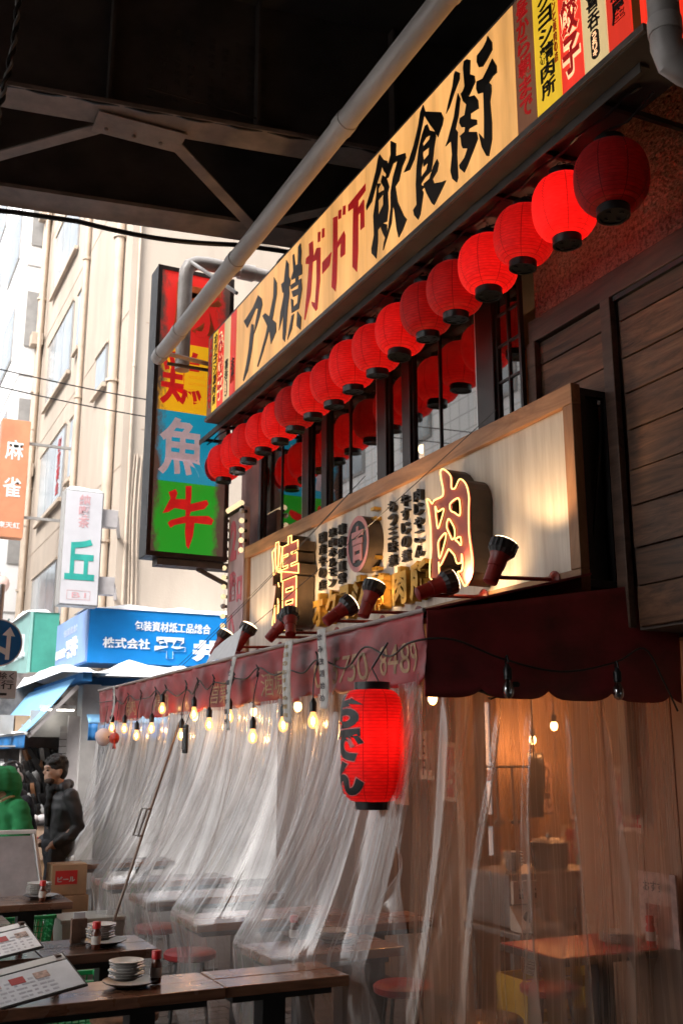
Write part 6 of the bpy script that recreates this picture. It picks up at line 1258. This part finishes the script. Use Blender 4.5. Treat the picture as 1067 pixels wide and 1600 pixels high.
jack = mat('black_jacket', (.03, .031, .036), .5, .12, 9, .15); trou = mat('dark_trousers', (.035, .037, .045), .7, .3, 10, .2); scarf = mat('dark_scarf', (.012, .012, .013), .9, .3, 30, .4); parka = mat('green_parka', (.03, .24, .085), .85, .15, 6, .15, spec=.25); strapm = mat('tan_strap', (.45, .36, .22), .7)
def head(b, c, s=1.0, tilt=0):
    M = Matrix.Translation(c) @ Matrix.Rotation(tilt, 4, 'Y') @ Matrix.Scale(s, 4)
    # faces -X in local axes
    for p, r in (((.012, 0, .03), (.098, .078, .108)), ((-.03, 0, -.045), (.062, .056, .068)), ((-.05, 0, -.085), (.034, .034, .026)), ((-.075, 0, .035), (.03, .052, .022)), ((-.098, 0, -.012), (.016, .013, .018)), ((-.088, 0, .012), (.012, .011, .03)), ((-.082, 0, -.052), (.016, .026, .008)), ((-.08, 0, -.066), (.016, .023, .008)), ((-.06, .035, -.015), (.026, .02, .022)), ((-.06, -.035, -.015), (.026, .02, .022)), ((.02, .08, -.005), (.022, .010, .034)), ((.02, -.08, -.005), (.022, .010, .034))):
        q = M @ Vector(p); b.ell(q, tuple(v_ * s for v_ in r), 14, 10, Matrix.Rotation(tilt, 4, 'Y'))
def hair(b, c, s, seed, back=.0):
    r_ = random.Random(seed)
    b.ell((c[0] + .022 * s, c[1], c[2] + .058 * s), (.108 * s, .088 * s, .094 * s), 16, 12); b.ell((c[0] + .06 * s, c[1], c[2] + .005 * s), (.062 * s, .080 * s, .085 * s), 14, 10)
    for i in range(46):
        a = r_.uniform(0, 6.28); e = r_.uniform(.25, 1.5); d = Vector((math.cos(a) * math.cos(e), math.sin(a) * math.cos(e), math.sin(e)))
        b.ell((c[0] + .015 * s + d.x * .105 * s, c[1] + d.y * .085 * s, c[2] + .055 * s + d.z * .092 * s), (.024 * s, .024 * s, .02 * s), 8, 6)
def eyes(par, c, s):
    for sg in (-1, 1):
        B().ell((c[0] - .082 * s, c[1] + .03 * s * sg, c[2] + .012 * s), (.011 * s, .013 * s, .008 * s), 10, 8).build('eye', mat('eye_dark', (.03, .02, .015), .2) if 'eye_dark' not in MATS else MATS['eye_dark'], par, smooth=180)
        B().ell((c[0] - .088 * s, c[1] + .032 * s * sg, c[2] + .038 * s), (.006 * s, .018 * s, .004 * s), 10, 6).build('eyebrow', hairm, par, smooth=180)
# man in black jacket, walking left, hand in pocket
p1 = thing('person', 'person with short dark hair in a black jacket walking left, hand in pocket', 'person', (1.95, 9.95, 0), R(12))
hc_ = (-.07, 0, 1.535)
b = B(); head(b, hc_, 1.0, R(4)); limb(b, [(-.03, 0, 1.45), (.0, 0, 1.36)], [.052, .06])
limb(b, [(.0, 0, 1.32), (.0, 0, 1.1), (.0, 0, .95)], [.10, .11, .11])
for sg, kx, fx_ in ((-1, -.08, -.22), (1, .06, .26)):
    limb(b, [(.0, .09 * sg, .92), (kx, .095 * sg, .50), (fx_, .10 * sg, .09)], [.075, .055, .04]); limb(b, [(fx_ + .03, .10 * sg, .05), (fx_ - .13, .10 * sg, .04)], [.042, .036])
    limb(b, [(.0, .17 * sg, 1.32), (.10, .22 * sg, 1.08), (-.06, .17 * sg, .93)], [.05, .042, .034]); b.ell((-.10, .155 * sg, .90), (.05, .03, .04))
    for f in range(4): limb(b, [(-.12, (.13 + .016 * f) * sg, .90), (-.16, (.13 + .016 * f) * sg, .875), (-.165, (.13 + .016 * f) * sg, .85)], [.009, .009, .008])
    limb(b, [(-.09, .125 * sg, .905), (-.13, .115 * sg, .90)], [.011, .009])
remesh(b, .009, 'body', skin, p1, 3)
b = B(); hair(b, hc_, 1.0, 3); remesh(b, .008, 'hair', hairm, p1, 1)
b = B(); b.ell((hc_[0] - .045, 0, hc_[2] - .075), (.05, .06, .035), 14, 10); remesh(b, .008, 'beard', mat('short_beard', (.07, .045, .035), .8, .3, 60), p1, 2)
eyes(p1, hc_, 1.0)
b = B()
b.lathe([(.19, .0), (.20, .06), (.19, .25), (.20, .42), (.175, .52), (.10, .585), (.08, .60)], 28, Matrix.Translation((.01, 0, .80)) @ Matrix.Diagonal((.64, 1.05, 1, 1)))
for sg in (-1, 1):
    limb(b, [(.02, .18 * sg, 1.32), (.06, .215 * sg, 1.19), (.095, .215 * sg, 1.06), (.03, .20 * sg, .97), (-.07, .17 * sg, .92)], [.07, .064, .058, .053, .05])
    for k in range(4): b.ell((.085 - .03 * k, .22 * sg, 1.10 - .05 * k), (.062 - .004 * k, .042, .012), 12, 6, Matrix.Rotation(R(-35), 4, 'Y'))
limb(b, [(-.02, -.10, 1.40), (.07, 0, 1.42), (-.02, .10, 1.40)], [.045, .05, .045])
remesh(b, .010, 'jacket', jack, p1, 4, .005)
b = B()
for a in range(10): q = R(a * 36); b.ell((-.02 + .085 * math.cos(q), .085 * math.sin(q), 1.385 + .012 * math.sin(a * 2.2)), (.036, .036, .034), 10, 8)
limb(b, [(-.10, -.02, 1.37), (-.125, -.03, 1.22), (-.12, -.03, 1.08)], [.036, .034, .028]); remesh(b, .01, 'scarf', scarf, p1, 2, .006)
b = B()
for sg, kx, fx_ in ((-1, -.08, -.22), (1, .06, .26)): limb(b, [(.0, .085 * sg, .90), (kx * .6, .095 * sg, .68), (kx, .095 * sg, .48), (fx_, .10 * sg, .11)], [.115, .095, .08, .065])
b.ell((0, 0, .90), (.13, .17, .10)); remesh(b, .012, 'trousers', trou, p1, 3, .005)
b = B()
for sg, fx_ in ((-1, -.22), (1, .26)): limb(b, [(fx_ + .04, .10 * sg, .05), (fx_ - .15, .10 * sg, .045)], [.05, .045])
remesh(b, .01, 'shoes', black, p1, 2)
# person in green hooded parka seen from behind
p2 = thing('person', 'person in a green hooded parka seen from behind with a tan bag strap', 'person', (1.40, 9.55, 0), R(20))
b = B(); head(b, (-.10, 0, 1.42), .95, R(-18)); limb(b, [(-.03, 0, 1.33), (.02, 0, 1.22)], [.05, .06]); limb(b, [(.02, 0, 1.2), (.02, 0, .9)], [.11, .12])
for sg in (-1, 1):
    limb(b, [(.02, .09 * sg, .88), (.0, .095 * sg, .48), (.03, .10 * sg, .09)], [.08, .056, .042]); limb(b, [(.05, .10 * sg, .05), (-.12, .10 * sg, .04)], [.042, .036])
    limb(b, [(.02, .18 * sg, 1.22), (.02, .23 * sg, .98), (-.20, .17 * sg, .93)], [.05, .042, .034]); b.ell((-.25, .16 * sg, .93), (.05, .03, .035))
    for f in range(4): limb(b, [(-.28, (.135 + .016 * f) * sg, .93), (-.32, (.135 + .016 * f) * sg, .915), (-.335, (.135 + .016 * f) * sg, .89)], [.009, .009, .008])
    limb(b, [(-.25, .12 * sg, .94), (-.29, .11 * sg, .95)], [.011, .009])
remesh(b, .009, 'body', skin2, p2, 3); eyes(p2, (-.10, 0, 1.42), .95)
b = B(); b.lathe([(.24, 0), (.235, .2), (.215, .5), (.21, .68), (.17, .76), (.10, .81)], 28, Matrix.Translation((.02, 0, .50)) @ Matrix.Diagonal((.9, 1.1, 1, 1)))
for sg in (-1, 1):
    limb(b, [(.03, .19 * sg, 1.23), (.05, .25 * sg, 1.08), (.04, .255 * sg, .98), (-.20, .18 * sg, .93)], [.085, .085, .082, .066])
    for k in range(4): b.ell((.03 - .05 * k, .25 * sg, 1.02 - .015 * k), (.085, .05, .014), 12, 6, Matrix.Rotation(R(30), 4, 'Y'))
for k in range(4): b.ell((.02, 0, .65 + .12 * k), (.21, .255, .012), 20, 6)
remesh(b, .011, 'parka', parka, p2, 4, .008)
b = B()   # open hood
for a in range(13):
    e = R(-100 + a * 200 / 12)
    for d_, r_ in ((0, .13), (.07, .125), (-.06, .118)): b.ell((-.06 + d_, math.sin(e) * r_ * .95, 1.43 + math.cos(e) * r_ * 1.08), (.055, .028, .028), 8, 6)
b.ell((.055, 0, 1.42), (.075, .12, .135), 14, 10); b.ell((.04, 0, 1.28), (.12, .14, .075), 14, 10); remesh(b, .010, 'hood', parka, p2, 3, .005)
B().tube(catm([(-.11, -.13, 1.30), (.02, -.10, 1.335), (.14, .0, 1.26), (.235, .12, 1.05), (.24, .22, .85)], 6), .012, 6).build('bag_strap', strapm, p2)
b = B()
for sg in (-1, 1): limb(b, [(.02, .09 * sg, .7), (.0, .095 * sg, .45), (.03, .10 * sg, .10)], [.1, .08, .066])
remesh(b, .013, 'trousers', trou, p2, 3)
b = B()
for sg in (-1, 1): limb(b, [(.06, .10 * sg, .05), (-.13, .10 * sg, .045)], [.05, .045])
remesh(b, .01, 'shoes', black, p2, 2)
# person with white earmuffs behind
def simple_person(label, loc, rz, coat, hs_, seed, extra=None, skin_=skin2):
    p = thing('person', label, 'person', loc, rz); c = (-.05, 0, hs_)
    b = B(); head(b, c, .95, R(6)); limb(b, [(-.02, 0, hs_ - .09), (.0, 0, hs_ - .19)], [.048, .056]); limb(b, [(0, 0, hs_ - .25), (0, 0, .9)], [.10, .11])
    for sg in (-1, 1):
        limb(b, [(0, .09 * sg, .86), (-.02 * sg, .09 * sg, .46), (.02, .09 * sg, .09)], [.075, .054, .04]); limb(b, [(.04, .09 * sg, .05), (-.12, .09 * sg, .04)], [.04, .035])
        limb(b, [(0, .17 * sg, hs_ - .23), (.03, .22 * sg, hs_ - .47), (-.10, .20 * sg, hs_ - .66)], [.048, .04, .032]); b.ell((-.13, .2 * sg, hs_ - .70), (.035, .028, .045))
        for f in range(4): limb(b, [(-.145, (.175 + .015 * f) * sg, hs_ - .72), (-.165, (.175 + .015 * f) * sg, hs_ - .76), (-.16, (.175 + .015 * f) * sg, hs_ - .785)], [.009, .008, .008])
        limb(b, [(-.14, .17 * sg, hs_ - .70), (-.175, .16 * sg, hs_ - .73)], [.01, .009])
    remesh(b, .010, 'body', skin_, p, 3); eyes(p, c, .95)
    b = B(); hair(b, c, .98, seed); 
    if extra == 'muffs': b.ell((c[0] + .05, 0, c[2] - .05), (.07, .085, .10)); b.ell((c[0] - .06, 0, c[2] + .06), (.05, .07, .03))
    remesh(b, .009, 'hair', hairm, p, 2)
    b = B(); b.lathe([(.2, 0), (.2, .3), (.19, .55), (.165, .66), (.10, .72), (.085, .745)], 26, Matrix.Translation((0, 0, hs_ - .90)) @ Matrix.Diagonal((.85, 1.12, 1, 1)))
    for sg in (-1, 1): limb(b, [(.01, .185 * sg, hs_ - .23), (.04, .235 * sg, hs_ - .46), (-.09, .21 * sg, hs_ - .65)], [.075, .066, .055])
    for a in range(9): q = R(a * 40); b.ell((.0 + .08 * math.cos(q), .08 * math.sin(q), hs_ - .15), (.045, .045, .04), 8, 6)
    remesh(b, .013, 'coat', coat, p, 3, .006)
    b = B()
    for sg in (-1, 1): limb(b, [(0, .09 * sg, .86), (-.02 * sg, .09 * sg, .45), (.02, .09 * sg, .1)], [.1, .075, .06])
    remesh(b, .014, 'trousers', trou, p, 3)
    if extra == 'muffs':
        wm = mat('white_fluff', (.75, .72, .72), .95, .1, 60, .5); em = B(); em.ell((c[0] + .02, -.095, c[2] - .005), (.058, .032, .062), 16, 12); em.build('earmuff', wm, p, smooth=180); B().ell((c[0] + .02, .095, c[2] - .005), (.058, .032, .062), 16, 12).build('earmuff', wm, p, smooth=180)
        B().tube([(c[0] + .02, .112 * math.cos(R(a)), c[2] + .14 * math.sin(R(a))) for a in range(0, 181, 15)], .009, 6).build('headband', wm, p, smooth=180)
    return p
simple_person('person with dark hair and white earmuffs in a dark coat behind the green parka', (1.60, 10.4, 0), R(25), mat('navy_coat', (.02, .02, .028), .8, .3, 12, .2), 1.475, 5, 'muffs')
simple_person('person in a black coat partly cut by the left picture edge', (1.36, 10.75, 0), R(160), scarf, 1.50, 9)
